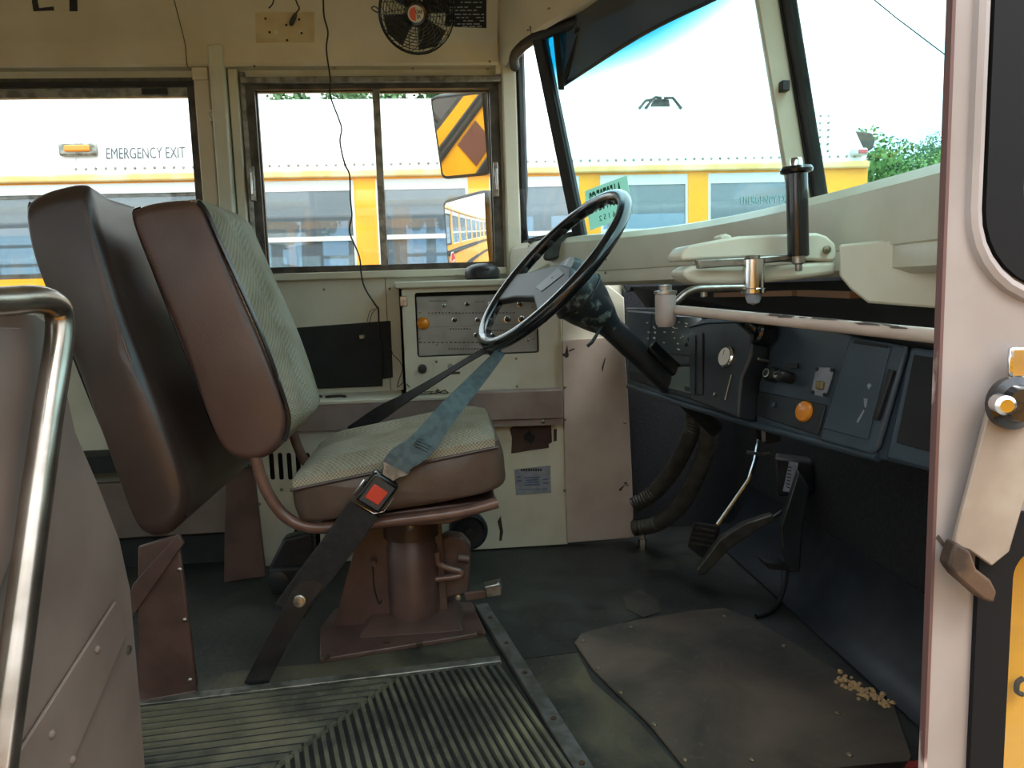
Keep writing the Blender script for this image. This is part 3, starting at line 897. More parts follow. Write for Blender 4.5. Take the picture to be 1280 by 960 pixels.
# heater box with louvre slots
YH = 2.26
ht = thing('heater', (-.25, YH, 0), 'cream heater cabinet with vertical louvre slots behind the driver seat', 'heater')
hx0, hx1 = W(318, 650, Y=YH).x, -.005
hz0, hz1 = .0, W(318, 566, Y=YH).z+.09
sl_ = []
for i in range(11):
    xa = W(340+i*0, 600, Y=YH).x
for px in (341, 352, 363, 374, 386, 398):
    a = W(px, 600, Y=YH)
    sl_.append(rect(a.x-.007, a.x+.007, W(px, 600, Y=YH).z, W(px, 566, Y=YH).z, .006, 3))
for i in range(15):
    px = 343+i*13.5
    a = W(px, 672, Y=YH)
    sl_.append(rect(a.x-.0075, a.x+.0075, W(px, 688, Y=YH).z, W(px, 662, Y=YH).z, .006, 3))
holed(rect(hx0, hx1, hz0+.002, hz1), sl_, lambda u, v, q: V((u, YH+q, v)), .004, 'louvred_front', 'cream', ht)
MB().box(hx0-.002, hx0+.004, YH, YL-.06, hz0+.002, hz1).build('side_sheet', 'cream', ht, smooth=False)
MB().box(hx0+.006, hx1, YH+.03, YH+.04, hz0+.004, hz1-.004).build('dark_core', 'matte', ht, smooth=False)
MB().box(hx0, hx1, YH-.004, YL-.06, hz1, hz1+.008).build('top_sheet', 'cream', ht, bevel=.002)
lp0, lp1 = W(322, 617, Y=YH), W(322, 702, Y=YH)
MB().box(lp0.x-.004, lp0.x+.10, YH-.006, YH-.001, lp1.z+.005, lp0.z).build('cover_strip', 'cream', ht, bevel=.002)
screws(ht, [W(324, 630, Y=YH-.006), W(352, 612, Y=YH)], (0, -1, 0), .005)
# wall base behind the barrier
bw = MB().box(-1.6, hx0-.01, 2.30, 2.33, .10, .27).build('wheel_housing_panel', 'taupe', None, bevel=.004)
tag(bw, 'taupe low panel on the side wall behind the brown seats', 'panel')
MB().box(-1.6, hx0-.01, 2.33, YL, .0, .10).build('dark_plinth', 'matte', bw, smooth=False)
MB().box(-1.6, hx0-.01, 2.31, YL, .30, .35).build('dark_plinth', 'matte', bw, smooth=False)
# round black blower horn
hb = W(586, 664, Y=2.16)
hn = MB().lathe(hb, (.1, -1, 0), [(.040, -.08), (.052, -.06), (.056, -.02), (.057, .0), (.054, .010), (.046, .013), (.040, .006), (.012, .002), (0, .004)], 32).build('blower_motor', 'black', None, org=hb)
tag(hn, 'round black blower motor on the floor under the driver seat', 'motor')
MB().lathe(hb+V((.0008, -.008, 0)), (.1, -1, 0), [(.013, 0), (.013, .006), (0, .008)], 16).build('hub', 'rubber', hn)
# thin black wire hanging in front of the window, and the tangle on the ledge
pts = [(404, -8, 2.28), (405, 20, 2.30), (410, 40, 2.33), (408, 62, 2.35), (413, 100, 2.37), (413, 120, 2.37), (424, 150, 2.37), (427, 162, 2.37), (425, 178, 2.37), (431, 205, 2.37), (437, 219, 2.37), (438, 250, 2.37), (440, 270, 2.37), (437, 290, 2.37), (449, 320, 2.37), (452, 345, 2.38), (457, 362, 2.39), (470, 382, 2.39), (473, 388, 2.395), (474, 420, 2.395), (478, 440, 2.395), (477, 470, 2.395)]
wi = thing('hanging_wire', W(477, 470, Y=2.395), 'thin black wire dangling in front of the driver window', 'wire')
MB().tube(spline([W(x, y, Y=d) for x, y, d in pts], 4), .0026, 6).build('main_strand', 'wire', wi)
MB().tube(spline([W(x, y, Y=2.392) for x, y in ((472, 384), (465, 392), (462, 402), (455, 410), (452, 420))], 4), .0012, 5).build('branch', 'wire', wi)
MB().tube(spline([W(x, y, Y=2.392) for x, y in ((468, 386), (462, 390), (459, 402))], 4), .0010, 5).build('branch', 'wire', wi)
MB().obox(W(449, 424, Y=2.392), (.018, 0, 0), (0, .01, 0), (0, 0, .014)).build('plug', 'steel', wi, bevel=.003)
MB().tube(spline([W(x, y, Y=d) for x, y, d in ((478, 428, 2.39), (488, 436, 2.38), (492, 444, 2.37), (500, 452, 2.34), (503, 462, 2.33), (499, 474, 2.34), (497, 484, 2.33), (505, 478, 2.31), (512, 484, 2.29))], 5), .0013, 5).build('branch', 'wire', wi)
tg = MB()
rr = random.Random(3)
for k in range(6):
    a = []
    for i in range(7):
        a.append(V((rr.uniform(-.14, .02), rr.uniform(2.26, 2.38), .4995+rr.uniform(0, .008))))
    tg.tube(spline(a, 5), .0015, 5)
tn = tg.build('loose_wires', 'wire', None)
tag(tn, 'small tangle of loose dark wires lying on the ledge', 'wires')
# small bits on the ledge
for k, (px, py) in enumerate(((390, 497), (420, 497))):
    p = W(px, py, Z=.497)
    p.y = min(p.y, 2.36)
    b = MB().tube([p+V((-.03, 0, .004)), p+V((-.01, -.01, .006)), p+V((.015, .0, .005)), p+V((.03, -.012, .004))], .004, 6).build('wire_scrap', 'wire')
    tag(b, 'short dark scrap of wire lying on the ledge by the black panel', 'scrap', 'scraps on the ledge')
# ================================================================ driver seat
YN, YF = 1.565, 1.985            # near and far side of the seat
def prof2(px, Y, k=5): return [(p.x, p.z) for p in spline([W(x, y, Y=Y) for x, y in px], k, closed=True)]
seat = thing('driver_seat', (-.10, 1.78, 0), 'brown vinyl driver seat with grey tweed facing on a steel pedestal', 'driver seat')
# backrest
ol = prof2([(163, 272), (172, 258), (200, 251), (236, 249), (250, 258), (266, 292), (293, 352), (325, 425), (352, 500), (358, 532), (348, 560), (322, 576), (292, 574), (268, 545), (232, 452), (190, 345)], YN)
bk = padded(ol, YN, YF-.075, .022).build('backrest', 'vinyl', seat, angle=70)
# tweed facing: crowned front of the backrest
fr = [W(x, y, Y=YN) for x, y in ((244, 251), (254, 264), (268, 296), (295, 355), (327, 428), (353, 503), (358, 530), (352, 552))]
fr = spline(fr, 4)
rows = []
NR = 15
for i in range(NR):
    t = i/(NR-1)
    y = YN+.012+(YF-.075-YN-.024)*t
    bul = .030*(1-abs(2*t-1)**2.4)
    # two stitched channels running down the facing
    for ch in (.30, .70): bul -= .010*math.exp(-((t-ch)/.035)**2)
    row = []
    for j, p in enumerate(fr):
        s_ = j/(len(fr)-1)
        e_ = min(1, min(s_, 1-s_)*6)
        row.append(V((p.x+bul*e_+.004, y, p.z+.004*(1-e_))))
    rows.append(row)
tw = MB().shell(rows, (-.02, 0, 0)).build('tweed_facing', 'tweed', bk, angle=60)
MB().tube([V((p.x+.003, YN+.010, p.z)) for p in fr], .0045, 8).build('piping', 'blackgloss', bk)
MB().tube([V((p[0], YN+.020, p[1])) for p in ol[-40:]+ol[:6] if p[1] > .52], .0035, 8).build('piping', 'blackgloss', bk)
# cushion, tilted up towards the front
cu_ = prof2([(362, 610), (372, 604), (440, 590), (540, 569), (612, 551), (626, 556), (632, 585), (626, 612), (560, 630), (470, 645), (385, 656), (368, 645)], YN)
cush = padded(cu_, YN, YF+.01, .03).build('cushion', 'vinyl_cush', seat, angle=70)
a, b = W(362, 600, Y=YN), W(622, 546, Y=YN)
rows = []
for i in range(17):
    t = i/16
    row = []
    for j in range(15):
        s_ = j/14
        p = a.lerp(b, s_)
        p.y = YN-.003+(YF-YN)*t
        edge = min(1, min(t, 1-t)*7)*min(1, min(s_+.02, 1.02-s_)*7)
        crown = .016*edge**.6+.014*math.exp(-((t-.86)/.10)**2)*edge+.006*math.exp(-((t-.12)/.07)**2)*edge-.006*math.exp(-((t-.30)/.03)**2)*edge-.006*math.exp(-((t-.72)/.03)**2)*edge
        row.append(V((p.x+.012*(1-edge)*(0.5-s_), p.y, p.z+crown-.002)))
    rows.append(row)
MB().shell(rows, (0, 0, -.02)).build('tweed_top', 'tweed', cush, angle=60)
MB().tube([a.lerp(b, s_)+V((0, -.003, -.021)) for s_ in [i/12 for i in range(13)]], .0035, 8).build('piping', 'vinyl_dark', cush)
# tube frame, both sides
pth = [(318, 566), (326, 596), (338, 622), (356, 645), (382, 658), (420, 659), (500, 650), (575, 640), (622, 628)]
for Y in (YN+.02, YF-.02):
    w3 = [W(x, y, Y=YN+.02) for x, y in pth]
    MB().tube(spline([V((p.x, Y, p.z)) for p in w3], 5), .0125, 12).build('frame_tube', 'browntube', seat)
MB().prism([V((p.x, YN+.03, p.z)) for p in [W(x, y, Y=YN+.03) for x, y in ((400, 652), (620, 624), (620, 636), (560, 655), (420, 664))]], (0, YF-YN-.06, 0)).build('seat_pan', 'brownmetal', seat, bevel=.003)
# pedestal
pc = V((-.098, 1.79, 0))
MB().lathe(pc, (0, 0, 1), [(.062, .012), (.062, .20), (.058, .205), (.058, .315), (0, .315)], 32).build('column', 'brownmetal', seat)
MB().lathe(pc, (0, 0, 1), [(.0585, .225), (.066, .225), (.066, .315), (.0585, .315)], 32).build('collar', 'vinyl_dark', seat)
base = MB().prism([V((p.x, p.y, .0)) for p in PZ([(400, 830), (608, 796), (590, 757), (420, 765), (400, 790)], 0)], (0, 0, .012)).build('base_plate', 'brownmetal', seat, bevel=.003)
screws(base, [W(x, y, Z=.012) for x, y in ((409, 822), (525, 805), (600, 792), (483, 804))], (0, 0, 1), .007, 'rust')
MB().prism([W(415, 790, Y=1.78), W(450, 660, Y=1.78), W(552, 655, Y=1.78), W(560, 765, Y=1.78)], (0, .008, 0)).build('gusset', 'brownmetal', seat, bevel=.002)
# welded foot under the column, sloping skirt
MB().prism([V((-.225, 1.70, .012)), V((.02, 1.70, .012)), V((.0, 1.74, .035)), V((-.20, 1.74, .035))], (0, .14, 0)).build('skirt', 'brownmetal', seat, bevel=.004)
br = MB().prism(PY([(541, 680), (560, 670), (578, 672), (589, 684), (587, 742), (541, 752)], 1.80), (0, .05, 0)).build('ratchet_housing', 'brownmetal', seat, bevel=.006)
MB().tube(spline(PY([(546, 690), (548, 704), (560, 710), (574, 714), (577, 718), (568, 721), (536, 725)], 1.765), 5), .0075, 10).build('swivel_handle', 'browntube', seat)
MB().tube(PY([(572, 697), (586, 699)], 1.79), .010, 10).build('pivot_tube', 'brownmetal', br)
pe = MB().prism(PY([(580, 742), (608, 738), (626, 724), (626, 736), (606, 748), (582, 752)], 1.76), (0, .012, 0)).build('height_pedal', 'brownmetal', seat, bevel=.002)
MB().prism(PY([(604, 727), (622, 723), (627, 727), (626, 739), (607, 742)], 1.755), (0, -.03, 0)).build('pedal_pad', 'steel', pe, bevel=.004)
MB().lathe(W(573, 746, Y=1.758), (0, -1, 0), [(.007, 0), (.007, .006), (0, .008)], 8).build('bolt', 'steel', pe)
MB().tube(spline(PY([(466, 708), (468, 735), (474, 754), (477, 750)], 1.735), 4), .002, 6).build('release_cable', 'wire', seat)
MB().obox(W(463, 712, Y=1.74), (.014, 0, 0), (0, .02, 0), (0, 0, .02)).build('clip', 'brownmetal', seat, bevel=.002)
MB().lathe(W(513, 659, Y=1.72), (0, -1, 0), [(.010, -.01), (.010, .003), (.005, .006), (0, .006)], 8).build('bolt', 'steel', seat)

# ================================================================ seat belt
belt = thing('seat_belt', W(318, 860, Z=0), 'seat belt with a red buckle button stretched from floor to steering wheel', 'seat belt')
fp = W(318, 858, Z=.004)
bp_ = W(375, 750, Y=1.535)
dirw = V((1, .15, .35))
sb_ = MB().strap([fp, fp.lerp(bp_, .5)+V((0, 0, .004)), bp_, bp_.lerp(W(395, 722, Y=1.54), .9)], V((1, .1, .5)), .046, .005).build('floor_strap', 'black', belt, bevel=.001)
MB().lathe(bp_+V((0, -.004, 0)), (0, -1, .1), [(.013, 0), (.013, .004), (.010, .005), (.010, .011), (0, .012)], 12).build('anchor_bolt', 'steel', sb_)
MB().lathe(fp+V((.008, .01, .006)), (-.2, -.6, 1), [(.006, 0), (.006, .003), (0, .004)], 8).build('rivet', 'steel', sb_)
lw = [W(362, 764, Y=1.545), W(392, 722, Y=1.54), W(430, 672, Y=1.535), W(455, 636, Y=1.532)]
MB().strap(spline(lw, 4), V((1, 0, .75)), .068, .007).build('buckle_sleeve', 'webdark', belt, bevel=.002)
bc = W(471, 614, Y=1.525)
ud = (W(512, 560, Y=1.525)-W(455, 636, Y=1.532)).normalized()
wd_ = (V((1, 0, .75))-ud*V((1, 0, .75)).dot(ud)).normalized()
nd = ud.cross(wd_)
if nd.y > 0: nd = -nd
bu = MB().cbox(bc, ud*.072, wd_*.060, nd*.028).build('buckle', 'blackgloss', belt, bevel=.007, seg=3)
MB().cbox(bc+nd*.013-ud*.002, ud*.034, wd_*.034, nd*.006).build('release_button', 'red', bu, bevel=.002)
cc = [bc+ud*a_*.040+wd_*b_*.036+nd*.004 for a_, b_ in ((.2, -1), (-.7, -1), (-1.05, -.6), (-1.05, .6), (-.7, 1), (.2, 1))]
MB().tube(cc, .0016, 6).build('chrome_rim', 'chrome', bu)
tq = bc+ud*.036
tong = MB().prism([tq+wd_*-.014, tq+wd_*.014, tq+wd_*.020+ud*.014, tq+wd_*.031+ud*.026, tq+wd_*.031+ud*.036, tq-wd_*.031+ud*.036, tq-wd_*.031+ud*.026, tq-wd_*.020+ud*.014], nd*.004).build('latch_tongue', 'steel', belt, bevel=.0015)
# blue-grey webbing rising to the wheel rim
P_WHEEL_BOTTOM = W(618, 440, Y=1.75)
wb_pts = spline([tq+ud*.028+nd*.006, tq+ud*.050+nd*.005, W(527, 556, Y=1.53), W(560, 515, Y=1.58), W(600, 470, Y=1.68), W(626, 440, Y=1.755)], 6)
n_ = len(wb_pts)
wdirs = [wd_.lerp(V((.8, .45, .4)), max(0, i/n_-.25)) for i in range(n_)]
web = MB().strap(wb_pts, wdirs, [.056-.036*max(0, (i/n_-.40)/.60) for i in range(n_)], .003).build('lap_webbing', 'webbing', belt)
# box stitching near the tongue
stc = MB()
o = W(525, 560, Y=1.527)
for k in range(9):
    t = k/8
    q0 = o+ud*(-.012+.026*t)
    stc.tube([q0-wd_*.017+nd*.003, q0+wd_*(.017 if k % 2 else -.005)+ud*.004+nd*.003], .0007, 4)
stc.build('box_stitching', 'webdark', web, smooth=False)
# the other half runs behind the cushion
wb2 = spline([W(610, 436, Y=1.79), W(585, 450, Y=1.83), W(540, 478, Y=1.92), W(500, 502, Y=1.995), W(470, 520, Y=2.03), W(440, 540, Y=2.05)], 6)
MB().strap(wb2, V((.75, -.3, .8)), [.014+.024*min(1, i/len(wb2)*1.4) for i in range(len(wb2))], .003).build('far_webbing', 'webdark', belt)
MB().tube(spline([W(626, 441, Y=1.755), W(617, 443, Y=1.765), W(609, 437, Y=1.785)], 5), .007, 8).build('webbing_loop', 'webdark', belt)
# black retractor on the floor beyond the seat
rt = thing('belt_retractor', V((-.50, 2.06, 0)), 'black belt retractor bolted to the floor beside the heater', 'retractor')
q = W(366, 700, Y=2.06)
MB().box(q.x-.06, q.x+.055, 2.03, 2.10, .0, .075).build('housing', 'rubber', rt, bevel=.008)
MB().prism([V((q.x-.07, 2.05, .06)), V((q.x-.02, 2.05, .15)), V((q.x+.06, 2.05, .165)), V((q.x+.06, 2.05, .06))], (0, .05, 0)).build('shroud', 'black', rt, bevel=.008)
MB().lathe(V((q.x-.035, 2.03, .04)), (0, -1, 0), [(.028, -.02), (.028, .006), (.010, .012), (0, .012)], 18).build('spool_cap', 'black', rt)

# ================================================================ tall padded barrier behind the driver seat
cbr = thing('padded_barrier', V((-.62, 1.6, 0)), 'tall dark brown padded barrier standing behind the driver seat', 'barrier')
def barrier_crown(p, t):
    # the top slopes away to the far side and the slack vinyl of the front face folds
    v = V((0, 0, -.05*max(0, t-.15)*max(0, min(1, (p[1]-.6)/.3))))
    if p[1] > .45 and p[0] > -.70+(1.0-p[1])*.30:
        w = max(0, min(1, (p[1]-.5)/.2))*min(1, t*8)
        v.x += w*(.010*math.sin(9*t+14*p[1])-.018*math.sin(math.pi*min(1, t*2.2)))
    return v
ob = prof2([(26, 262), (34, 246), (60, 234), (94, 228), (106, 240), (118, 285), (146, 370), (180, 470), (214, 560), (232, 618), (226, 650), (206, 672), (182, 674), (166, 655), (138, 582), (96, 480), (58, 380), (34, 310)], 1.50)
pad = padded(ob, 1.50, 2.22, .035, crown=barrier_crown).build('pad', 'vinyl_dark', cbr, angle=70)
MB().tube(spline([W(x, y, Y=1.507)+V((.002, 0, .0)) for x, y in ((99, 252), (103, 272), (111, 298), (140, 390), (175, 489), (204, 571), (213, 604))], 5), .003, 6).build('piping', 'vinyl', pad)
MB().tube([V((p[0], 1.531, p[1])) for p in ob[-40:]+ob[:4] if p[1] > .37], .004, 6).build('piping', 'blackgloss', pad)
# soft folds in the slack vinyl on the front face
fo = MB()
for (xa, ya), (xb, yb), (xc, yc) in (((112, 262), (150, 300), (176, 330)), ((108, 250), (150, 275), (200, 290)), ((120, 290), (160, 360), (190, 430))):
    fo.tube(spline([W(xa, ya, Y=1.53), W(xb, yb, Y=1.62), W(xc, yc, Y=1.74)], 6), [.002]+[.008]*11+[.002], 8) if False else None
# legs: sheet-metal foot panels
lgp = PY([(164, 690), (172, 684), (222, 668), (246, 860), (172, 872)], 1.53)
lg = MB().prism([lgp[1], lgp[2], lgp[3], lgp[4]], (0, .012, 0)).build('foot_panel', 'brownmetal', cbr, bevel=.003)
MB().prism(PY([(222, 667), (229, 680), (165, 772), (150, 772), (166, 730)], 1.522), (0, .012, 0)).build('brace', 'brownmetal', cbr, bevel=.002)
MB().prism(PZ([(170, 884), (246, 870), (246, 858), (170, 870)], .002), (0, 0, .012)).build('foot_flange', 'brownmetal', cbr, bevel=.002)
screws(lg, [W(x, y, Y=1.53) for x, y in ((225, 712), (231, 775), (238, 850), (203, 868))], (0, -1, 0), .005, 'steel')
lg2 = MB().prism([p+V((0, .62, 0)) for p in (lgp[1], lgp[2], lgp[3], lgp[4])], (0, .012, 0)).build('foot_panel', 'brownmetal', cbr, bevel=.003)

# ================================================================ entrance barrier with its grab rail
XB = -.415
eb = thing('entrance_panel', V((XB, .7, -.3)), 'taupe sheet-metal panel beside the entrance steps with a riveted diagonal strip', 'panel')
def PX(pts, X): return [W(x, y, X=X) for x, y in pts]
edge_px = [(-60, 384), (0, 386), (45, 392), (62, 405), (80, 470), (95, 540), (125, 610), (150, 675), (163, 735), (168, 790), (176, 880), (184, 990), (-60, 990)]
MB().prism(PX(edge_px, XB), (-.012, 0, 0)).build('sheet', 'taupe', eb, bevel=.002)
stp = MB().prism(PX([(141, 752), (156, 790), (70, 990), (-12, 990)], XB+.002), (.004, 0, 0)).build('diagonal_strip', 'taupe', eb, bevel=.001)
screws(stp, PX([(121, 812), (64, 918), (90, 950)], XB+.006), (1, 0, 0), .0045, 'taupe')
MB().prism(PX([(-60, 408), (22, 410), (58, 500), (62, 545), (-60, 900)], XB+.0015), (.003, 0, 0)).build('upper_sheet', 'taupe', eb, bevel=.001)
MB().lathe(PX([(160, 812)], XB+.0)[0], (1, 0, 0), [(.005, 0), (.005, .003), (0, .004)], 8).build('rivet', 'steel', eb)
hr = thing('grab_rail', V((XB+.03, .6, -.3)), 'bright metal grab rail sloping down beside the entrance steps', 'handrail')
rp_ = PX([(-70, 378), (0, 377), (40, 374), (62, 378), (74, 392), (74, 430), (60, 520), (42, 650), (22, 800), (4, 930), (-10, 1040), (-26, 1160)], XB+.03)
MB().tube(spline(rp_, 5), .0135, 14).build('tube', 'railmetal', hr)
end = rp_[-1]
MB().lathe(end+V((0, 0, 0)), (0, .1, -1), [(.03, .0), (.03, .006), (.0, .006)], 16).build('floor_flange', 'steel', hr)

# ================================================================ steering wheel and column
sw = thing('steering_wheel', V((.27, 1.8, .5)), 'large black steering wheel with a grey-black pad on its raked column', 'steering wheel')
wc = V((.258, 1.80, .847))
wn = V((-.7115, -.165, .683)).normalized()
wu = V((.683, 0, .7115))
wu = (wu-wn*wu.dot(wn)).normalized()
wr_ = wn.cross(wu).normalized()       # across the wheel
if wr_.y > 0: wr_ = -wr_             # towards the doorway side
RW = .231
ring = []
rad = []
for i in range(144):
    t = 2*math.pi*i/144
    ring.append(wc+(wu*math.sin(t)+wr_*math.cos(t))*RW)
    rad.append(.0162)
rim = MB().tube(ring, rad, 12, closed=True).build('rim', 'blackgloss', sw)
# finger grips moulded along the inner side of the rim
for i in range(28):
    t = 2*math.pi*(i+.5)/28
    d = wu*math.sin(t)+wr_*math.cos(t)
    tg_ = wr_*-math.sin(t)+wu*math.cos(t)
    p = wc+d*(RW-.0095)-wn*.004
    g = MB().lathe(p-tg_*.013, tg_, [(.004, 0), (.0085, .004), (.0105, .013), (.0085, .022), (.004, .026)], 8)
    if i == 0: g0 = g.build('finger_grip', 'rubber', rim, org=p); gp0 = p
    else: g.build('finger_grip', 'rubber', rim, org=p)
# pad with two broad spokes
pd = [(-.98, -.045), (-.55, -.026), (-.1, .002), (.28, .020), (.62, .018), (.99, -.02), (.92, -.12), (.78, -.112), (.60, -.100), (.30, -.083), (-.3, -.105), (-.80, -.134), (-.88, -.125)]
poly = [wc+wr_*a*RW*1.0+wu*b-wn*.016 for a, b in pd]
spk = MB().prism(poly, wn*.022).build('spoke_pad', mat('grey_black_pad', '2a2b32', .5, spec=.35), sw, bevel=.007, seg=3)
MB().prism([wc+wr_*a*RW+wu*b+wn*.006 for a, b in ((.14, -.059), (.30, .005), (.61, -.004), (.42, -.062))], wn*.0016).build('label_plate', mat('label_grey', '383a42', .45), spk, bevel=.0006)
MB().lathe(wc+wr_*.38*RW-wu*.022+wn*.0076, wn, [(.003, 0), (.003, .0006), (0, .0008)], 10).build('emblem_dot', 'print', spk)
cax = -wn
# boot, collar, column
lab = [(.058, .020), (.066, .035), (.070, .075), (.068, .095), (.060, .13), (.044, .175), (.032, .20), (.030, .21)]
MB().lathe(wc, cax, lab, 28).build('column_shroud', mat('scuffed_black_shroud', '22282d', .42, c2='76857f', scale=30, lo=.54, hi=.64), sw)
MB().lathe(wc, cax, [(.0715, .093), (.0715, .097), (.069, .099)], 28).build('shroud_seam', 'rubber', sw)
MB().lathe(wc, cax, [(.030, .20), (.029, .42), (.030, .43), (.024, .44), (.022, .62)], 20).build('column_tube', 'black', sw)
q = wc+cax*.33
yy = V((0, -1, 0))
lv = MB().obox(q+V((.0, -.024, .018)), cax*.11, V((0, -.02, .012)), V((.018, 0, .022))).build('column_box', 'blackgloss', sw, bevel=.006, seg=3)
q = W(733, 432, Y=1.74)
MB().tube([wc+cax*.17+V((0, -.03, -.02)), W(740, 428, Y=1.74), W(734, 433, Y=1.74)], .004, 8).build('tilt_lever', 'black', sw)

# ================================================================ dashboard
A_, B_ = V((.50, 2.05, .518)), V((.728, 1.2, .503))
ab = (B_-A_).normalized()
dn_ = V((ab.y, -ab.x, 0)).normalized()            # faces the rear
if dn_.x > 0: dn_ = -dn_
DN = (dn_*math.cos(math.radians(16))+V((0, 0, 1))*math.sin(math.radians(16))).normalized()
def D(x, y, off=0.0): return WP(x, y, A_, DN)+DN*off
def dpoly(px, off, th): return MB().prism([D(x, y, off) for x, y in px], DN*th)
da = thing('dashboard', V((.6, 1.7, .5)), 'dark blue-grey dashboard with gauges and a glovebox under the cream cowl', 'dashboard')
body = dpoly([(781, 384), (900, 384), (1060, 396), (1185, 408), (1185, 592), (1096, 574), (1000, 548), (900, 520), (786, 484)], -.05, .048).build('body', 'dash', da, bevel=.004)
MB().tube([D(x, y, 0) for x, y in ((786, 483), (860, 507), (940, 530), (1020, 552), (1098, 572))], .008, 10).build('lower_lip', 'dash', da)
# dark void above the dash face
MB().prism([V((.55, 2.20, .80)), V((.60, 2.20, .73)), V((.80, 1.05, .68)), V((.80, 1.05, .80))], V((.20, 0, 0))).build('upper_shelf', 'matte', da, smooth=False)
# brown wooden strips under the cowl lip
for xa, ya, xb, yb in ((892, 366, 990, 363), (996, 363, 1062, 365)):
    a_, b_ = W(xa, ya, X=.62), W(xb, yb, X=.62)
    MB().prism([a_, b_, b_-V((0, 0, .010)), a_-V((0, 0, .010))], (.02, 0, 0)).build('wood_strip', mat('brown_wood', '7a5434', .6), da, smooth=False)
# gauge cluster
cl = dpoly([(786, 388), (884, 396), (884, 460), (880, 505), (788, 474)], .0, .006).build('gauge_panel', 'dash2', da, bevel=.003)
dpoly([(788, 390), (818, 392), (814, 470), (790, 464)], .006, .004).build('gauge_lens', 'dash', cl, bevel=.002)
gl_ = dpoly([(820, 393), (882, 398), (880, 448), (812, 440)], .006, .004).build('gauge_lens', mat('smoky_lens', '3b4a4e', .15, coat=.4), cl, bevel=.002)
mk = MB()
rr = random.Random(11)
for i in range(34):
    x = 813+rr.choice((0, 9, 20, 33, 38, 43, 48, 56))+rr.uniform(-1.5, 1.5)
    y = 402+rr.choice((2, 8, 14, 20, 28, 36))+rr.uniform(-1.5, 1.5)
    mk.prism([D(x, y, .0105), D(x+rr.uniform(1, 2.6), y, .0105), D(x+rr.uniform(1, 2.6), y+1.5, .0105), D(x, y+1.4, .0105)], DN*.0006)
mk.build('gauge_marks', 'white', gl_, smooth=False)
dpoly([(838, 459), (882, 460), (882, 497), (834, 485)], .006, .004).build('lower_gauge_lens', mat('pale_lens', '6d7c78', .25, coat=.3), cl, bevel=.002)
dpoly([(860, 484), (869, 486), (869, 491), (861, 490)], .0102, .001).build('gauge_mark', 'print', cl, smooth=False)
for x, y in ((866, 425), (869, 437), (862, 432), (872, 443)):
    MB().lathe(D(x, y, .008), DN, [(.005, 0), (.005, .006), (0, .008)], 10).build('pointer_knob', 'black', cl)
# raised black control pod
pod = dpoly([(884, 414), (908, 408), (945, 408), (964, 424), (962, 452), (950, 478), (946, 529), (886, 506)], .0, .05).build('control_pod', 'dash2', da, bevel=.006)
dpoly([(884, 424), (902, 422), (902, 500), (886, 498)], .05, .004).build('pod_rib', 'black', pod, bevel=.003)
dpoly([(890, 426), (894, 426), (894, 498), (890, 497)], .054, .003).build('pod_rib', 'dash2', pod, smooth=False)
dpoly([(882, 416), (906, 411), (964, 410), (940, 404), (900, 406)], .044, .010).build('pod_cap', 'dash', pod, bevel=.002)
def dknob(x, y, off, prof_, nm, m, parent, seg=20):
    return MB().lathe(D(x, y, off), DN, prof_, seg).build(nm, m, parent)
k1 = dknob(933, 453, .05, [(.024, 0), (.024, .006), (.021, .009), (0, .010)], 'air_gauge', 'chrome', pod, 28)
MB().lathe(D(933, 453, .0605), DN, [(.0195, 0), (0, .0008)], 24).build('gauge_face', 'white', k1)
MB().obox(D(932, 452, .0615), V((.001, 0, 0)), V((0, .001, 0)), V((.003, 0, .012))).build('needle', 'print', k1, smooth=False)
dknob(955, 425, 0, [(.030, .05), (.030, .058), (.026, .06), (.022, .052), (0, .052)], 'round_vent', 'black', pod, 28) if False else None
dknob(964, 419, .01, [(.030, 0), (.031, .035), (.027, .040), (.023, .030), (.016, .020), (0, .018)], 'round_vent', 'blackgloss', da, 28)
dknob(969, 469, .0, [(.016, 0), (.016, .018), (.013, .022), (.010, .020), (.008, .024), (0, .025)], 'ignition_switch', 'black', da)
dknob(969, 469, .0235, [(.0095, 0), (.0095, .0012), (.007, .0014), (.007, 0)], 'ignition_ring', 'steel', da)
dknob(989, 473, .0, [(.012, 0), (.012, .030), (.009, .034), (0, .035)], 'light_switch', 'black', da)
dknob(988, 474, .034, [(.006, 0), (.006, .006), (0, .007)], 'light_switch_tip', 'chrome', da)
dpoly([(985, 455), (1000, 455), (1000, 461), (985, 461)], .003, .004).build('switch_label', 'black', da, smooth=False)
dknob(940, 499, .05, [(.009, 0), (.009, .008), (.006, .01), (0, .010)], 'wiper_knob', 'steel', da) if False else None
dknob(940, 500, .012, [(.011, 0), (.011, .02), (.007, .024), (0, .024)], 'wiper_knob', 'black', da)
dknob(940, 500, .036, [(.0065, 0), (.0065, .003), (0, .004)], 'wiper_knob_cap', 'steel', da)
dknob(918, 499, .05, [(.004, 0), (.004, .005), (0, .006)], 'small_bolt', 'steel', pod, 10)
MB().tube([D(939, 475, .053), D(931, 506, .053)], .0012, 6).build('wire_loop', 'screw', pod)
for x, y in ((952, 450), (965, 453)):
    dknob(x, y, .006, [(.003, 0), (.003, .03), (0, .032)], 'pilot_light', 'steel', da, 8)
# recessed band with the amber reflector
dpoly([(950, 489), (1034, 506), (1024, 545), (942, 518)], .0, .004).build('lower_band', 'dash2', da, bevel=.003)
rf = dknob(1008, 515, .004, [(.0205, 0), (.0205, .004), (.018, .007), (0, .009)], 'amber_reflector', 'orange', da, 28)
dknob(970, 507, .004, [(.006, 0), (.006, .004), (0, .005)], 'push_button', 'dash', da, 12)
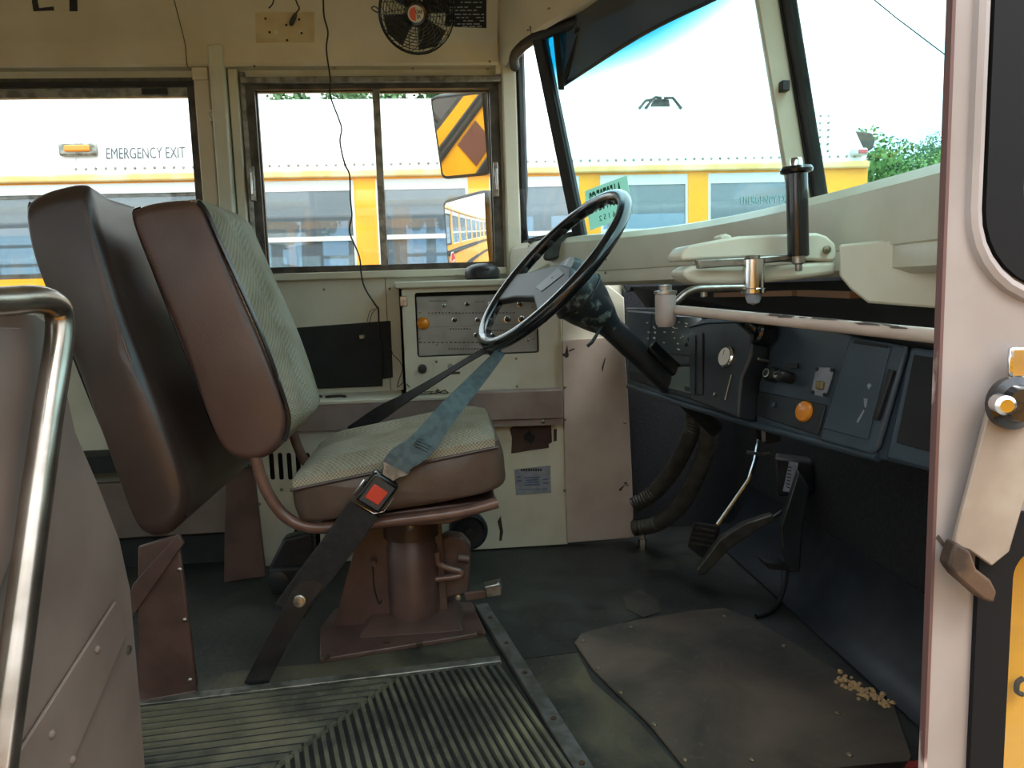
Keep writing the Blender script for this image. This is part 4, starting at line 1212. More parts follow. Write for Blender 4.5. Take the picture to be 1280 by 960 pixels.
# pale switch plate with its rocker
spn = dpoly([(1022, 459), (1043, 460), (1041, 472), (1033, 497), (1015, 493), (1018, 476)], .0, .003).build('rocker_plate', 'paper', da, bevel=.001)
dpoly([(1025, 477), (1034, 478), (1032, 488), (1024, 487)], .003, .008).build('rocker', mat('brass_rocker', '8a7a58', .4, .6), spn, bevel=.002)
for x, y in ((1023, 462), (1042, 463), (1018, 491), (1033, 494)):
    dknob(x, y, .003, [(.004, 0), (.004, .003), (0, .004)], 'plate_screw', 'print', spn, 8)
# glovebox
gb = dpoly([(1068, 422), (1140, 434), (1136, 450), (1104, 560), (1094, 570), (1030, 552), (1034, 532)], .0, .012).build('glovebox_door', 'dash', da, bevel=.005)
dpoly([(1072, 430), (1120, 437), (1092, 552), (1036, 537)], .012, .003).build('raised_panel', 'dash', gb, bevel=.004)
dpoly([(1076, 428), (1118, 434), (1117, 437), (1076, 431)], .015, .003).build('finger_pull', 'matte', gb, smooth=False)
dpoly([(1122, 464), (1128, 466), (1108, 528), (1101, 526)], .012, .010).build('door_edge_strip', 'rubber', gb, bevel=.002)
ls = MB()
for px in ([(1092, 484), (1095, 481), (1098, 484), (1094, 489)], [(1088, 500), (1093, 501), (1091, 512), (1089, 511)], [(1079, 529), (1088, 514), (1089, 516), (1081, 531)]):
    ls.prism([D(x, y, .0153) for x, y in px], DN*.0006)
ls.build('scuffs', 'paper', gb, smooth=False)
# second compartment next to the entrance
dpoly([(1146, 436), (1190, 442), (1190, 596), (1114, 576), (1118, 560)], .0, .016).build('compartment', 'dash', da, bevel=.006)
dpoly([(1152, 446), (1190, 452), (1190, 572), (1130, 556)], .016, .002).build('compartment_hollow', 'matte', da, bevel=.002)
# ---- under-dash: hoses, bracket, wires
for k, (pts, lb) in enumerate((([(792, 632, 2.24), (815, 618, 2.22), (838, 592, 2.18), (856, 560, 2.12), (868, 530, 2.08), (866, 505, 2.06)], 'upper'), ([(792, 660, 2.22), (822, 654, 2.18), (850, 632, 2.12), (868, 600, 2.08), (884, 560, 2.04), (886, 525, 2.02)], 'lower'))):
    cl_ = spline([W(x, y, Y=d) for x, y, d in pts], 14)
    rads = [.0235+(.0022 if i % 2 else 0) for i in range(len(cl_))]
    h = MB().tube(cl_, rads, 14).build('air_hose', 'hose')
    tag(h, 'grey ribbed heater hose curving under the dashboard, %s of the pair' % lb, 'hose', 'heater hoses')
bx = W(803, 672, Y=2.22)
b = MB().lathe(V((bx.x, 2.22, 0)), (0, 0, 1), [(.014, 0), (.014, .03), (.010, .032), (.010, .05), (0, .052)], 6).build('floor_bolt', 'steel')
tag(b, 'grey hexagonal bolt standing on the floor below the hoses', 'bolt')
# ---- pedals
bpd = thing('brake_pedal', W(880, 690, Z=0), 'square ribbed brake pedal hanging on a bright steel arm', 'pedal')
pq = [W(x, y, Y=1.93) for x, y in ((866, 652), (898, 658), (893, 690), (877, 698), (859, 684))]
pad_ = MB().prism(pq, V((.012, .016, -.004))).build('pad', 'rubber', bpd, bevel=.004)
for t in (.2, .4, .6, .8):
    a, b = pq[0].lerp(pq[4], t), pq[1].lerp(pq[2], t)
    MB().tube([a.lerp(b, .1)+V((-.001, -.002, 0)), a.lerp(b, .9)+V((-.001, -.002, 0))], .003, 6).build('pad_rib', 'hose', pad_)
MB().tube([W(897, 656, Y=1.945), W(936, 600, Y=1.95), W(944, 575, Y=1.96), W(950, 540, Y=1.98)], .006, 8).build('arm', 'chrome', bpd)
ac_ = thing('accelerator_pedal', W(880, 715, Z=0), 'long black accelerator pedal leaning on the toe board', 'pedal')
MB().prism([W(x, y, Y=1.86) for x, y in ((871, 713), (874, 720), (884, 716), (915, 684), (950, 661), (970, 651), (966, 643), (930, 655), (900, 674))], V((.012, .045, -.006))).build('tread', 'hose', ac_, bevel=.004)
MB().tube([W(962, 650, Y=1.88), W(985, 634, Y=1.9), W(1003, 618, Y=1.92)], .006, 8).build('link_rod', 'black', ac_)
MB().prism([W(x, y, Y=1.74) for x, y in ((975, 660), (998, 590), (1012, 612), (1004, 660), (1000, 716), (985, 716), (978, 690))], (.015, .04, 0)).build('pivot_bracket', 'dash2', ac_, bevel=.005)
MB().prism([W(x, y, Y=1.74) for x, y in ((955, 702), (985, 706), (985, 714), (962, 712))], (0, .05, 0)).build('pivot_foot', 'rubber', ac_, bevel=.003)
vb = thing('brake_valve', W(990, 640, Y=1.86), 'black treadle valve with a pale label below the dashboard', 'valve')
MB().prism([W(x, y, Y=1.86) for x, y in ((968, 572), (1016, 578), (1018, 616), (972, 622))], (.03, .06, 0)).build('valve_body', 'rubber', vb, bevel=.006)
lb_ = MB().prism([W(x, y, Y=1.857) for x, y in ((987, 577), (998, 579), (991, 616), (979, 614))], (0, .003, 0)).build('label', 'paper', vb, smooth=False)
lm = MB()
for i in range(7):
    lm.prism([W(x, y, Y=1.8565) for x, y in ((983.5+i*.2+ (6-i)*.0, 608-i*4.2), (989.5-(6-i)*.4, 609-i*4.2), (989.5-(6-i)*.4, 610.6-i*4.2), (983.5+i*.2, 609.6-i*4.2))], (0, .001, 0))
lm.build('label_print', 'print', lb_, smooth=False)
MB().lathe(W(1002, 601, Y=1.857), (0, -1, 0), [(.005, 0), (.005, .004), (0, .005)], 8).build('fitting', 'screw', vb)
ub = thing('under_dash_bracket', W(955, 540, Y=1.75), 'black bracket with a slim pale tag hanging under the dashboard', 'bracket')
MB().prism([W(x, y, Y=1.78) for x, y in ((944, 520), (978, 530), (976, 552), (958, 556), (944, 548))], (.02, .04, 0)).build('plate', 'rubber', ub, bevel=.003)
MB().prism([W(x, y, Y=1.775) for x, y in ((951, 530), (957, 531), (957, 552), (953, 552))], (0, .003, 0)).build('tag', 'paper', ub, smooth=False)
MB().tube([W(934, 565, Y=1.79), W(950, 568, Y=1.79), W(963, 566, Y=1.79)], .004, 8).build('lever', 'steel', ub)
# loose black floor cable
cbx = MB().tube(spline([W(x, y, Z=z) for x, y, z in ((982, 705, .05), (978, 740, .012), (965, 762, .008), (945, 770, .006))], 6), .006, 8).build('floor_cable', 'rubber')
tag(cbx, 'black cable curving over the floor below the pedals', 'cable')
# crumbs swept against the floor plate edge
rr = random.Random(5)
cr = MB()
for i in range(90):
    t = rr.random()
    p = W(1050+65*t+rr.gauss(0, 3), 850+32*t+rr.gauss(0, 4), Z=.007)
    s_ = rr.uniform(.002, .007)
    cr.lathe(p, (rr.uniform(-1, 1), rr.uniform(-1, 1), 1), [(s_*.4, -s_*.5), (s_, 0), (s_*.5, s_*.7)], 5)
cm = cr.build('crumbs', 'crumb', None)
tag(cm, 'tan crumbs of debris at the edge of the floor plate', 'debris')
cm['kind'] = 'stuff'
# ================================================================ ribbed aisle mat and metal trims
YE = 1.118
P0, P1 = W(168, 889, Z=0), W(627, 833, Z=0)
Q0, Q1 = W(497, 851, Z=0), W(352, 959, Z=0)
T0, T1 = W(627, 834, Z=0), W(716, 962, Z=0)
ds = (P1-P0).normalized()
dt = (T1-T0).normalized()
dq = (Q1-Q0).normalized()
def isect(p, d, q, e):
    den = d.x*e.y-d.y*e.x
    t = ((q.x-p.x)*e.y-(q.y-p.y)*e.x)/den
    return p+d*t
def atY(p, d, y): return p+d*((y-p.y)/d.y)
mat_o = thing('ribbed_mat', V((-.2, 1.3, 0)), 'worn ribbed rubber aisle mat framed by metal trim strips', 'floor mat')
far_q = atY(Q0, dq, YE)
ct = atY(T0, dt, YE)
MB().prism([V((p.x, p.y, .001)) for p in (V((-.68, P0.y-.003, 0)), P1, ct, V((-.68, YE, 0)))], (0, 0, .004)).build('base_sheet', 'matte', mat_o, smooth=False)
def rib(b, p, q, w):
    d = (q-p).normalized()
    s_ = V((-d.y, d.x, 0))*w
    z0_, z1_ = V((0, 0, .004)), V((0, 0, .0115))
    rows = [[p+s_+z0_, p+s_*.7+z1_, p-s_*.7+z1_, p-s_+z0_], [q+s_+z0_, q+s_*.7+z1_, q-s_*.7+z1_, q-s_+z0_]]
    b.loft(rows, cap=True, closed=True)
rb1, rb2 = MB(), MB()
perp = V((ds.y, -ds.x, 0))
if perp.y > 0: perp = -perp
k = 0
while True:
    o = P0+perp*(.012+.0225*k)
    e = isect(o, ds, Q0, dq)
    if e.y < YE+.01: break
    st_ = o+ds*(-.08)
    st_ = o+ds*((-.67-o.x)/ds.x)
    rib(rb1, st_, e, .0046)
    k += 1
    if k > 60: break
rb1.build('lengthwise_ribs', 'rib', mat_o, smooth=False)['kind'] = 'stuff'
# crosswise ribs start on the trim, or on the mitre line further back
for i in range(70):
    s0 = T0-ds*(.010+.0165*i)
    if (s0-Q0).dot(ds) < 0:
        p = isect(s0, dt, Q0, dq)
    else:
        p = s0
    if p.y < YE+.012: break
    e = atY(p, dt, YE)
    rib(rb2, p+dt*.004, e, .0052)
rb2.build('crosswise_ribs', 'rib', mat_o, smooth=False)['kind'] = 'stuff'
rb3 = MB()
rib(rb3, Q0, far_q, .004)
rb3.build('mitre_line', 'rib', mat_o, smooth=False)
a0 = P0+ds*((-.66-P0.x)/ds.x)
ts = MB().prism([V((p.x, p.y, .0)) for p in (a0, P1, P1-perp*.026, a0-perp*.026)], (0, 0, .0125)).build('edge_strip', 'alu', None, bevel=.002)
tag(ts, 'bright aluminium strip along the mat edge below the driver seat', 'trim strip')
D0, D1 = W(594, 762, Z=0), W(716, 966, Z=0)
dd = (D1-D0).normalized()
D1 = atY(D0, dd, YE-.004)
sd_ = V((-dd.y, dd.x, 0))*.017
if sd_.x < 0: sd_ = -sd_
t2 = MB().prism([D0, D0+sd_*1.9, D1+sd_*1.9, D1], (0, 0, .0135)).build('edge_strip', mat('dull_steel_strip', '6d6f6f', .5, .5, c2='55564f', scale=30), None, bevel=.002)
tag(t2, 'dull steel strip screwed down between the ribbed mat and bare floor', 'trim strip')
screws(t2, [D0.lerp(D1, t)+sd_*.95+V((0, 0, .0135)) for t in (.12, .31, .5, .74, .93)], (0, 0, 1), .0055, 'rust')

# ================================================================ entrance door leaf
YD = .45
xe = W(1180, 400, Y=YD).x
xg = W(1233, 120, Y=YD).x
zg = W(1280, 362, Y=YD).z
xl = W(1213, 830, Y=YD).x
zl = W(1250, 640, Y=YD).z
XR = .74
up_h = rect(xg, XR-.06, zg, 1.34, .05, 8)
lo_h = rect(xl, XR-.06, -.50, zl, .03, 6)
dr = holed(rect(xe, XR, -.62, 1.40), [up_h, lo_h], lambda u, v, q: V((u, YD+q, v)), .006, 'door_1', 'pinkcream', org=(xe, YD, -.6))
struct(dr, 'pinkish white entrance door leaf with glazed openings')
MB().box(xe-.0025, xe-.0003, YD-.0005, YD+.0055, -.62, 1.40).build('edge_strip', mat('chipped_maroon_edge', '5a403c', .6, c2='b5a49c', scale=16, lo=.56, hi=.60, stretch=(1, 1, .5)), dr, smooth=False)
for hp, z0_, z1_, x_ in ((up_h, zg, 1.34, xg), (lo_h, -.50, zl, xl)):
    inner = rect(x_+.024, XR-.084, z0_+.024, z1_-.024, .038 if hp is up_h else .02, 8)
    holed(hp, [inner], lambda u, v, q: V((u, YD-.004+q, v)), .024, 'gasket', 'gasket', dr)
    MB().box(x_+.012, XR-.07, YD+.014, YD+.018, z0_+.01, z1_-.01).build('pane', 'g_side', dr, smooth=False)
# rolled bead around the upper opening
bd = [V((u, YD, v)) for u, v in rect(xg-.006, XR-.054, zg-.006, 1.346, .056, 8)]
MB().tube(bd, .005, 8, closed=True).build('rolled_bead', 'pinkcream', dr)
d2 = holed(rect(xe+.075, XR+.05, -.62, 1.40), [rect(xg+.05, XR-.06, zg+.03, 1.32, .05, 6)], lambda u, v, q: V((u, YD+.055+q, v)), .02, 'door_2', 'busyellow', org=(xe, YD+.05, -.6))
struct(d2, 'yellow outer face of the folded entrance door leaf')
MB().box(xg+.04, XR-.05, YD+.062, YD+.066, zg+.02, 1.33).build('pane', 'g_side', d2, smooth=False)
MB().tube(spline([W(x, y, Y=YD+.05) for x, y in ((1279, 848), (1272, 853), (1271, 864), (1278, 868))], 4), .002, 6).build('small_mark', 'rust', d2)
# swinging latch arm
la = thing('door_latch', W(1262, 500, Y=YD-.01), 'worn beige latch arm with a rusty hook hanging from the door leaf', 'latch')
YA = YD-.012
MB().prism(PY([(1240, 500), (1250, 484), (1274, 478), (1300, 490), (1300, 560), (1262, 690), (1240, 708), (1212, 688), (1193, 682), (1196, 668)], YA), (0, .004, 0)).build('arm', mat('worn_beige_arm', '8f8478', .5, c2='7e7266', scale=18), la, bevel=.001)
MB().prism(PY([(1190, 694), (1196, 678), (1214, 690), (1222, 712), (1240, 726), (1247, 740), (1243, 755), (1228, 750), (1196, 722), (1186, 708)], YA-.006), (0, .011, 0)).build('hook', 'rust', la, bevel=.002)
kb = MB().lathe(W(1262, 503, Y=YA), (0, -1, 0), [(.0165, 0), (.0165, .005), (.012, .007), (.010, .012), (0, .013)], 24).build('pivot_knob', 'blackgloss', la)
MB().lathe(W(1252, 505, Y=YA-.013), (-.3, -1, 0), [(.006, -.004), (.006, .006), (.004, .008), (0, .008)], 14).build('pivot_bolt', 'chrome', la)
MB().obox(W(1262, 474, Y=YA), (.02, 0, 0), (0, .004, 0), (0, 0, .02)).build('stop_block', 'chrome', la, bevel=.002)
MB().prism(PY([(1171, 672), (1174, 669), (1186, 686), (1184, 690)], YD-.001), (0, .001, 0)).build('scratch', 'chip', dr, smooth=False)

# ================================================================ door control on the cowl
YQ = 1.10
dc = thing('door_control', W(950, 355, Y=YQ), 'cream door control arm with a black grip handle on the cowl', 'door control')
def slab(px, Y, th): return MB().prism(PY(px, Y), (0, th, 0))
slab([(851, 318), (860, 307), (900, 299), (925, 295), (1022, 291), (1034, 295), (1045, 305), (1047, 322), (1042, 327), (1000, 325), (940, 322), (870, 325), (852, 326)], YQ-.02, .07).build('upper_shell', 'cream', dc, bevel=.008, seg=3)
slab([(852, 338), (866, 332), (930, 334), (1045, 325), (1046, 343), (1000, 349), (930, 356), (872, 355), (858, 350)], YQ-.018, .066).build('lower_shell', 'cream', dc, bevel=.007, seg=3)
slab([(900, 294), (908, 292), (916, 295), (914, 300), (900, 300)], YQ, .03).build('chipped_lug', 'cream', dc, bevel=.003)
slab([(872, 324), (930, 322), (985, 318), (1012, 313), (1012, 320), (985, 326), (930, 332), (874, 336)], YQ-.04, .014).build('lever_bar', 'steel', dc, bevel=.002)
hp = W(998, 320, Y=YQ-.05)
tpv = W(995.5, 212, Y=YQ-.05)
ax = (tpv-hp).normalized()
L = (tpv-hp).length
gr = MB().lathe(hp, ax, [(.0145, .0), (.0148, .003), (.0148, L-.006), (.0215, L-.004), (.0225, L), (.020, L+.004), (.010, L+.005), (0, L+.005)], 28).build('grip', 'blackgloss', dc)
MB().lathe(hp+ax*L, ax, [(.0085, 0), (.0085, .012), (.007, .016), (0, .017)], 20).build('chrome_tip', 'chrome', gr)
MB().lathe(hp, -ax, [(.009, -.004), (.009, .010), (.005, .012), (.005, .021), (0, .022)], 12).build('lower_bolt', 'steel', dc)
cyl0 = W(942, 330, Y=YQ-.045)
MB().lathe(cyl0, (0, 0, -1), [(.0155, -.006), (.0155, .034), (.017, .035), (.017, .041), (.011, .042)], 24).build('pivot_barrel', 'chrome', dc)
MB().lathe(cyl0+V((0, 0, -.041)), (0, 0, -1), [(.011, 0), (.011, .007), (.008, .014), (0, .017)], 20).build('pivot_dome', 'paper', dc)
MB().lathe(cyl0+V((-.001, 0, .003)), (0, 0, 1), [(.010, 0), (.010, .009), (0, .010)], 6).build('top_nut', 'steel', dc)
MB().lathe(W(1033, 312, Y=YQ-.022), (0, -1, 0), [(.006, 0), (.006, .003), (0, .005)], 12).build('cover_screw', 'screw', dc)
MB().tube(spline(PY([(936, 359), (900, 360), (872, 361), (858, 366), (845, 377), (836, 380)], YQ-.045), 4), .0055, 10).build('bent_lever', 'steel', dc)
MB().lathe(W(880, 362, Y=YQ-.04), (0, 0, -1), [(.005, 0), (.005, .010), (0, .012)], 10).build('stud', 'steel', dc)
rd = thing('door_rod', W(832, 400, Y=YQ-.06), 'pinkish chipped-paint rod reaching from the door control to the door', 'rod')
pv = W(832, 405, Y=YQ-.055)
MB().lathe(pv, (0, 0, 1), [(.010, -.004), (.013, 0), (.0145, .008), (.0145, .040), (.0135, .042), (0, .042)], 20).build('pivot_sleeve', 'pinkcream', rd)
MB().lathe(pv+V((0, 0, .042)), (0, 0, 1), [(.016, 0), (.016, .004), (.009, .005), (.009, .012), (0, .013)], 12).build('pivot_cap', 'steel', rd)
e0, e1 = W(843, 387, Y=YQ-.055), W(1180, 421, Y=.60)
e1b = e0+(e1-e0)*1.12
rod = MB().tube([e0, e0.lerp(e1b, .3), e0.lerp(e1b, .7), e1b], .0066, 16).build('rod', mat('chipped_pink_paint', 'a8998e', .32, c2='b5a89c', scale=10), rd)
# bare metal where the paint has flaked, on the upper side of the rod
ch = MB()
rr = random.Random(21)
du = (e1-e0).normalized()
vv = V((0, 0, 1))-du*du.z
vv.normalize()
ww = du.cross(vv)
if ww.y > 0: ww = -ww
for i in range(20):
    t = .44+.5*rr.random()
    c = e0.lerp(e1, t)
    a0_ = rr.uniform(-.1, .9)
    da_ = rr.uniform(.2, .6)
    ln = rr.uniform(.006, .022)
    pts = []
    for s_, q in ((-1, 0), (-.5, 1), (.2, .7), (1, .4), (.8, -.3), (-.2, -.8)):
        an = a0_+da_*q*.7
        pts.append(c+du*ln*s_+(vv*math.cos(an)+ww*math.sin(an))*.00665)
    m_ = sum(pts, V())/len(pts)
    nr = (m_-c).normalized()*.0003
    ch.add([p+nr for p in pts]+[m_+nr], [(k, (k+1) % 6, 6) for k in range(6)])
ch.build('paint_chips', 'chip', rod, smooth=False)
# cream box beside the control
pb = V((.560, 1.06, .82))
nb_ = V((-.80, -.60, 0)).normalized()
bxp = [WP(x, y, pb, nb_) for x, y in ((1047, 306), (1190, 291), (1190, 387), (1084, 379), (1062, 362), (1048, 345))]
cb = MB().prism(bxp, -nb_*.07).build('cowl_box', 'cream', None, bevel=.004)
tag(cb, 'cream sheet-metal box on the cowl beside the door control', 'box')
bp2 = [WP(x, y, pb, nb_) for x, y in ((1064, 364), (1190, 370), (1190, 387), (1084, 379))]
screws(cb, [WP(1170, 286, pb, nb_)+nb_*.0], nb_, .005)

# ================================================================ sun visor
vz = 1.338
fv = [W(701, 109, Z=vz), W(800, 45, Z=vz), W(893, -1, Z=vz), V((.560, 1.42, vz))]
lo_ = spline(fv, 5)
hi_ = [p+V((-.006, 0, .150)) for p in lo_]
vi = thing('sun_visor', lo_[0], 'long smoked sun visor across the top of the windshield', 'visor')
MB().shell([lo_, [a.lerp(b, .5) for a, b in zip(lo_, hi_)], hi_], (.004, 0, 0)).build('visor_sheet', 'visor', vi)
MB().tube(lo_, .004, 8).build('visor_edge', 'rubber', vi)
for (xa, ya, Ya), (xb, yb, Yb) in (((694, 32, 2.06), (702, 112, 2.05)), ((726, 40, 1.98), (703, 106, 2.06))):
    a, b = W(xa, ya, Y=Ya), W(xb, yb, Y=Yb)
    ar = MB().obox(a-V((.008, 0, 0)), (.016, 0, 0), (0, .006, 0), b-a).build('bracket_arm', 'rubber', vi, bevel=.002)
    MB().cbox(a+V((0, 0, .004)), (.032, 0, 0), (0, .022, 0), (0, 0, .008)).build('bracket_foot', 'rubber', ar, bevel=.002)

# ================================================================ overhead things on the cove panel
fc_ = W(521, 17, Y=2.19)
fx_ = V((-.05, -.93, -.34)).normalized()
fa = thing('cab_fan', fc_, 'small black caged cab fan with a red and white badge above the window', 'fan')
fr_ = V((1, 0, 0)); fr_ = (fr_-fx_*fr_.dot(fx_)).normalized()
fu_ = fr_.cross(fx_)
def circ(r, h, n=40): return [fc_+fx_*h+(fr_*math.cos(2*math.pi*i/n)+fu_*math.sin(2*math.pi*i/n))*r for i in range(n)]
RF = .101
def domeh(r): return .012+.030*math.sqrt(max(0, 1-(r/RF)**2))
for r in (.032, .040, .048, .056, .064, .072, .080, .088, .096):
    MB().tube(circ(r, domeh(r)), .0013, 5, closed=True).build('guard_ring', 'blackgloss', fa)
for h in (.0, .012, -.02): MB().tube(circ(RF, h), .0024, 6, closed=True).build('rim_ring', 'blackgloss', fa)
gw = MB()
for i in range(20):
    t0_ = 2*math.pi*i/20
    pts = []
    for j in range(9):
        r = .03+(RF-.03)*j/8
        t = t0_+.9*j/8
        pts.append(fc_+fx_*domeh(r)+(fr_*math.cos(t)+fu_*math.sin(t))*r)
    gw.tube(pts, .0011, 5)
    pts = []
    for j in range(7):
        r = RF-(RF-.03)*j/6
        t = t0_+.9+.3*j/6
        pts.append(fc_+fx_*(-.02-.03*math.sqrt(max(0, 1-(r/RF)**2)))+(fr_*math.cos(t)+fu_*math.sin(t))*r)
    gw.tube(pts, .0011, 5)
gw.build('guard_spokes', 'blackgloss', fa)
for i in range(4):
    t = 2*math.pi*i/4+.5
    d1, d2_ = fr_*math.cos(t)+fu_*math.sin(t), fr_*math.cos(t+1.05)+fu_*math.sin(t+1.05)
    dm_ = (d1+d2_).normalized()
    MB().prism([fc_+d1*.022-fx_*.004, fc_+d1*.090-fx_*.008, fc_+dm_*.097, fc_+d2_*.088+fx_*.014, fc_+d2_*.022+fx_*.006], fx_*.002).build('blade', 'black', fa)
MB().lathe(fc_-fx_*.05, fx_, [(.02, -.03), (.032, -.02), (.034, .03), (.028, .05), (.012, .058), (.012, .09)], 20).build('motor', 'black', fa)
bg_ = MB().lathe(fc_+fx_*.040, fx_, [(.030, 0), (.028, .004), (.020, .0055), (0, .006)], 28).build('badge_base', 'blackgloss', fa)
MB().lathe(fc_+fx_*.0455, fx_, [(.0212, 0), (.0205, .0015), (0, .002)], 28).build('badge', 'white', bg_)
hs = [fc_+fx_*.0477+(fr_*math.cos(a)+fu_*math.sin(a))*.0170 for a in [math.pi/2+math.pi*i/12 for i in range(13)]]
MB().prism(hs, fx_*.0004).build('red_half', mat('badge_red', 'd9604f', .5), bg_, smooth=False)
text('OAR', .0125, fc_+fx_*.0482+fr_*.0090-fu_*.0050, fr_, -fu_, 'lettering', 'print', bg_, sx=.75, bold=.0003)
text('2A', .0115, fc_+fx_*.0482+fr_*.0075+fu_*.0065, fr_, -fu_, 'lettering', 'print', bg_, sx=.75, bold=.0003)
MB().tube([fc_-fx_*.06, fc_-fx_*.07+V((0, .03, .05)), fc_-fx_*.05+V((0, .05, .10))], .009, 10).build('mount_stem', 'black', fa)
kl = [fc_-fr_*RF+V((-.001, 0, .010)), fc_-fr_*(RF+.012)+V((0, 0, .018)), fc_-fr_*(RF+.021)+V((0, 0, .014)), fc_-fr_*(RF+.012)+V((0, 0, .006)), fc_-fr_*RF+V((0, 0, .002))]
MB().tube(spline(kl, 4), .0018, 6).build('wire_handle', 'blackgloss', fa)
# data plate
dp = MB().prism([cove(x, y)+nn*.1 for x, y in ((556, -40), (608, -40), (608, 35), (557, 33))], nn*1.5).build('data_plate', 'matte', None, smooth=False)
tag(dp, 'black data plate with rows of small white print beside the fan', 'plate')
lm = MB()
rr = random.Random(9)
for y in (2, 8, 12, 17, 21, 25, 29, 32, -6, -12):
    x = 562
    while x < 603:
        w_ = rr.uniform(3, 9)
        if rr.random() < .8: lm.prism([cove(a, b)+nn*1.65 for a, b in ((x, y), (min(x+w_, 605), y), (min(x+w_, 605), y+1.5), (x, y+1.5))], nn*.3)
        x += w_+2
lm.build('printed_lines', 'switchplate', dp, smooth=False)
# bare mounting patch
mpt = MB().prism([cove(x, y) for x, y in ((319, 16), (393, 15), (393, 54), (320, 55))], nn*1.2).build('mounting_patch', mat('bare_cream_patch', 'cbbb93', .5, c2='bca97e', scale=12), None, smooth=False)
tag(mpt, 'faded square mounting patch with screw holes above the window', 'patch')
screws(mpt, [cove(x, y)+nn*1.2 for x, y in ((332, 23), (337, 40), (358, 31), (374, 24), (359, 50), (377, 41))], nn.normalized(), .0035, 'rust')
for x, y in ((345, 40), (375, 40)):
    MB().lathe(cove(x, y)+nn*1.2, nn, [(.006, 0), (.005, .0012), (0, .0015)], 10).build('hole_plug', 'tan', mpt)
ww_ = thing('wire_connector', cove(366, 28), 'dark wires with a grey plug dangling from the cove panel', 'connector')
MB().tube(spline([cove(367, -12)+nn*14, cove(372, 2)+nn*16, cove(375, 8)+nn*18, cove(371, 14)+nn*18, cove(369, 20)+nn*18], 5), .0022, 6).build('wire', 'wire', ww_)
MB().tube(spline([cove(345, -12)+nn*14, cove(342, 2)+nn*16, cove(337, 8)+nn*16], 5), .002, 6).build('wire', 'wire', ww_)
pa, pb_ = cove(371, 14)+nn*18, cove(364, 29)+nn*18
MB().tube([pa, pa.lerp(pb_, .3), pa.lerp(pb_, .8), pb_], [.004, .007, .0075, .005], 10).build('plug', 'hose', ww_)

# ================================================================ outside mirrors
def nrm_for(Mp, H):
    d = (Mp-CAM).normalized()
    r = (V(H)-Mp).normalized()
    return (r-d).normalized()
def rquad(px, r, k=4):
    out = []
    n = len(px)
    for i in range(n):
        p, a, b = V((*px[i], 0)), V((*px[i-1], 0)), V((*px[(i+1) % n], 0))
        s_, e_ = p+(a-p).normalized()*r, p+(b-p).normalized()*r
        for j in range(k+1):
            t = j/k
            q = s_*(1-t)**2+p*2*t*(1-t)+e_*t*t
            out.append((q.x, q.y))
    return out
def shrink(px, w):
    cx, cy = sum(p[0] for p in px)/len(px), sum(p[1] for p in px)/len(px)
    return [(cx+(x-cx)*(1-w/abs(1e-6+math.hypot(x-cx, y-cy))*1.2), cy+(y-cy)*(1-w/abs(1e-6+math.hypot(x-cx, y-cy))*1.2)) for x, y in px]
def mirror(center, H, px, label, w, convex=0):
    Mp = W(*center, Y=2.75)
    n = nrm_for(Mp, H)
    o = thing('side_mirror', Mp-V((0, 0, .12)), label, 'mirror', 'driver side mirrors')
    back = MB().prism([WP(x, y, Mp-n*.004, n) for x, y in rquad(px, 9)], -n*.03).build('housing', 'rubber', o, bevel=.004)
    if not convex:
        MB().prism([WP(x, y, Mp-n*.002, n) for x, y in rquad(shrink(px, w), 6)], -n*.004).build('mirror_glass', 'mirror', o, smooth=False)
    else:
        q4 = [WP(x, y, Mp-n*.002, n) for x, y in shrink(px, w)]
        cc_ = sum(q4, V())/4
        rows_ = []
        for i in range(17):
            r_ = []
            for j in range(17):
                p = q4[0].lerp(q4[1], j/16).lerp(q4[3].lerp(q4[2], j/16), i/16)
                d = p-cc_
                r_.append(p+n*(.012-d.length_squared/(2*convex)))
            rows_.append(r_)
        MB().loft(rows_).build('mirror_glass', 'mirror', o, angle=180)
    for c in px[:1]+px[2:3]:
        q = WP(*shrink(px, w)[px.index(c)], Mp, n)
        MB().lathe(q, n, [(.004, -.002), (.004, .003), (0, .004)], 8).build('corner_rivet', 'rubber', back)
    return o, n
m1, n1 = mirror((575, 170), (-2.5, 5, .80), [(537, 121), (604, 113), (613, 219), (552, 225)], 'tilted upper outside mirror reflecting a yellow bus side with black rails', 4)
m2, n2 = mirror((585, 288), (-4.6, 5, 1.18), [(553, 250), (609, 236), (616, 334), (560, 336)], 'lower outside mirror reflecting bus windows and a white roof', 5, 1.7)
ma = thing('mirror_bracket', V((.20, 2.80, .8)), 'black tubular bracket carrying the outside mirrors', 'bracket')
MB().tube([W(614, 100, Y=2.78), W(618, 200, Y=2.78), W(622, 360, Y=2.78)], .010, 10).build('upright', 'busblack', ma)
for y in (118, 330):
    p = W(616, y, Y=2.78)
    MB().tube([p, V((.28, 2.49, p.z+.01))], .009, 8).build('stay', 'busblack', ma)
for c, Mp in (((600, 170), W(600, 170, Y=2.74)), ((604, 288), W(604, 288, Y=2.74))):
    q = W(618, c[1], Y=2.78)
    MB().tube([q, W(c[0]-20, c[1], Y=2.79)], .008, 8).build('clamp', 'busblack', ma)

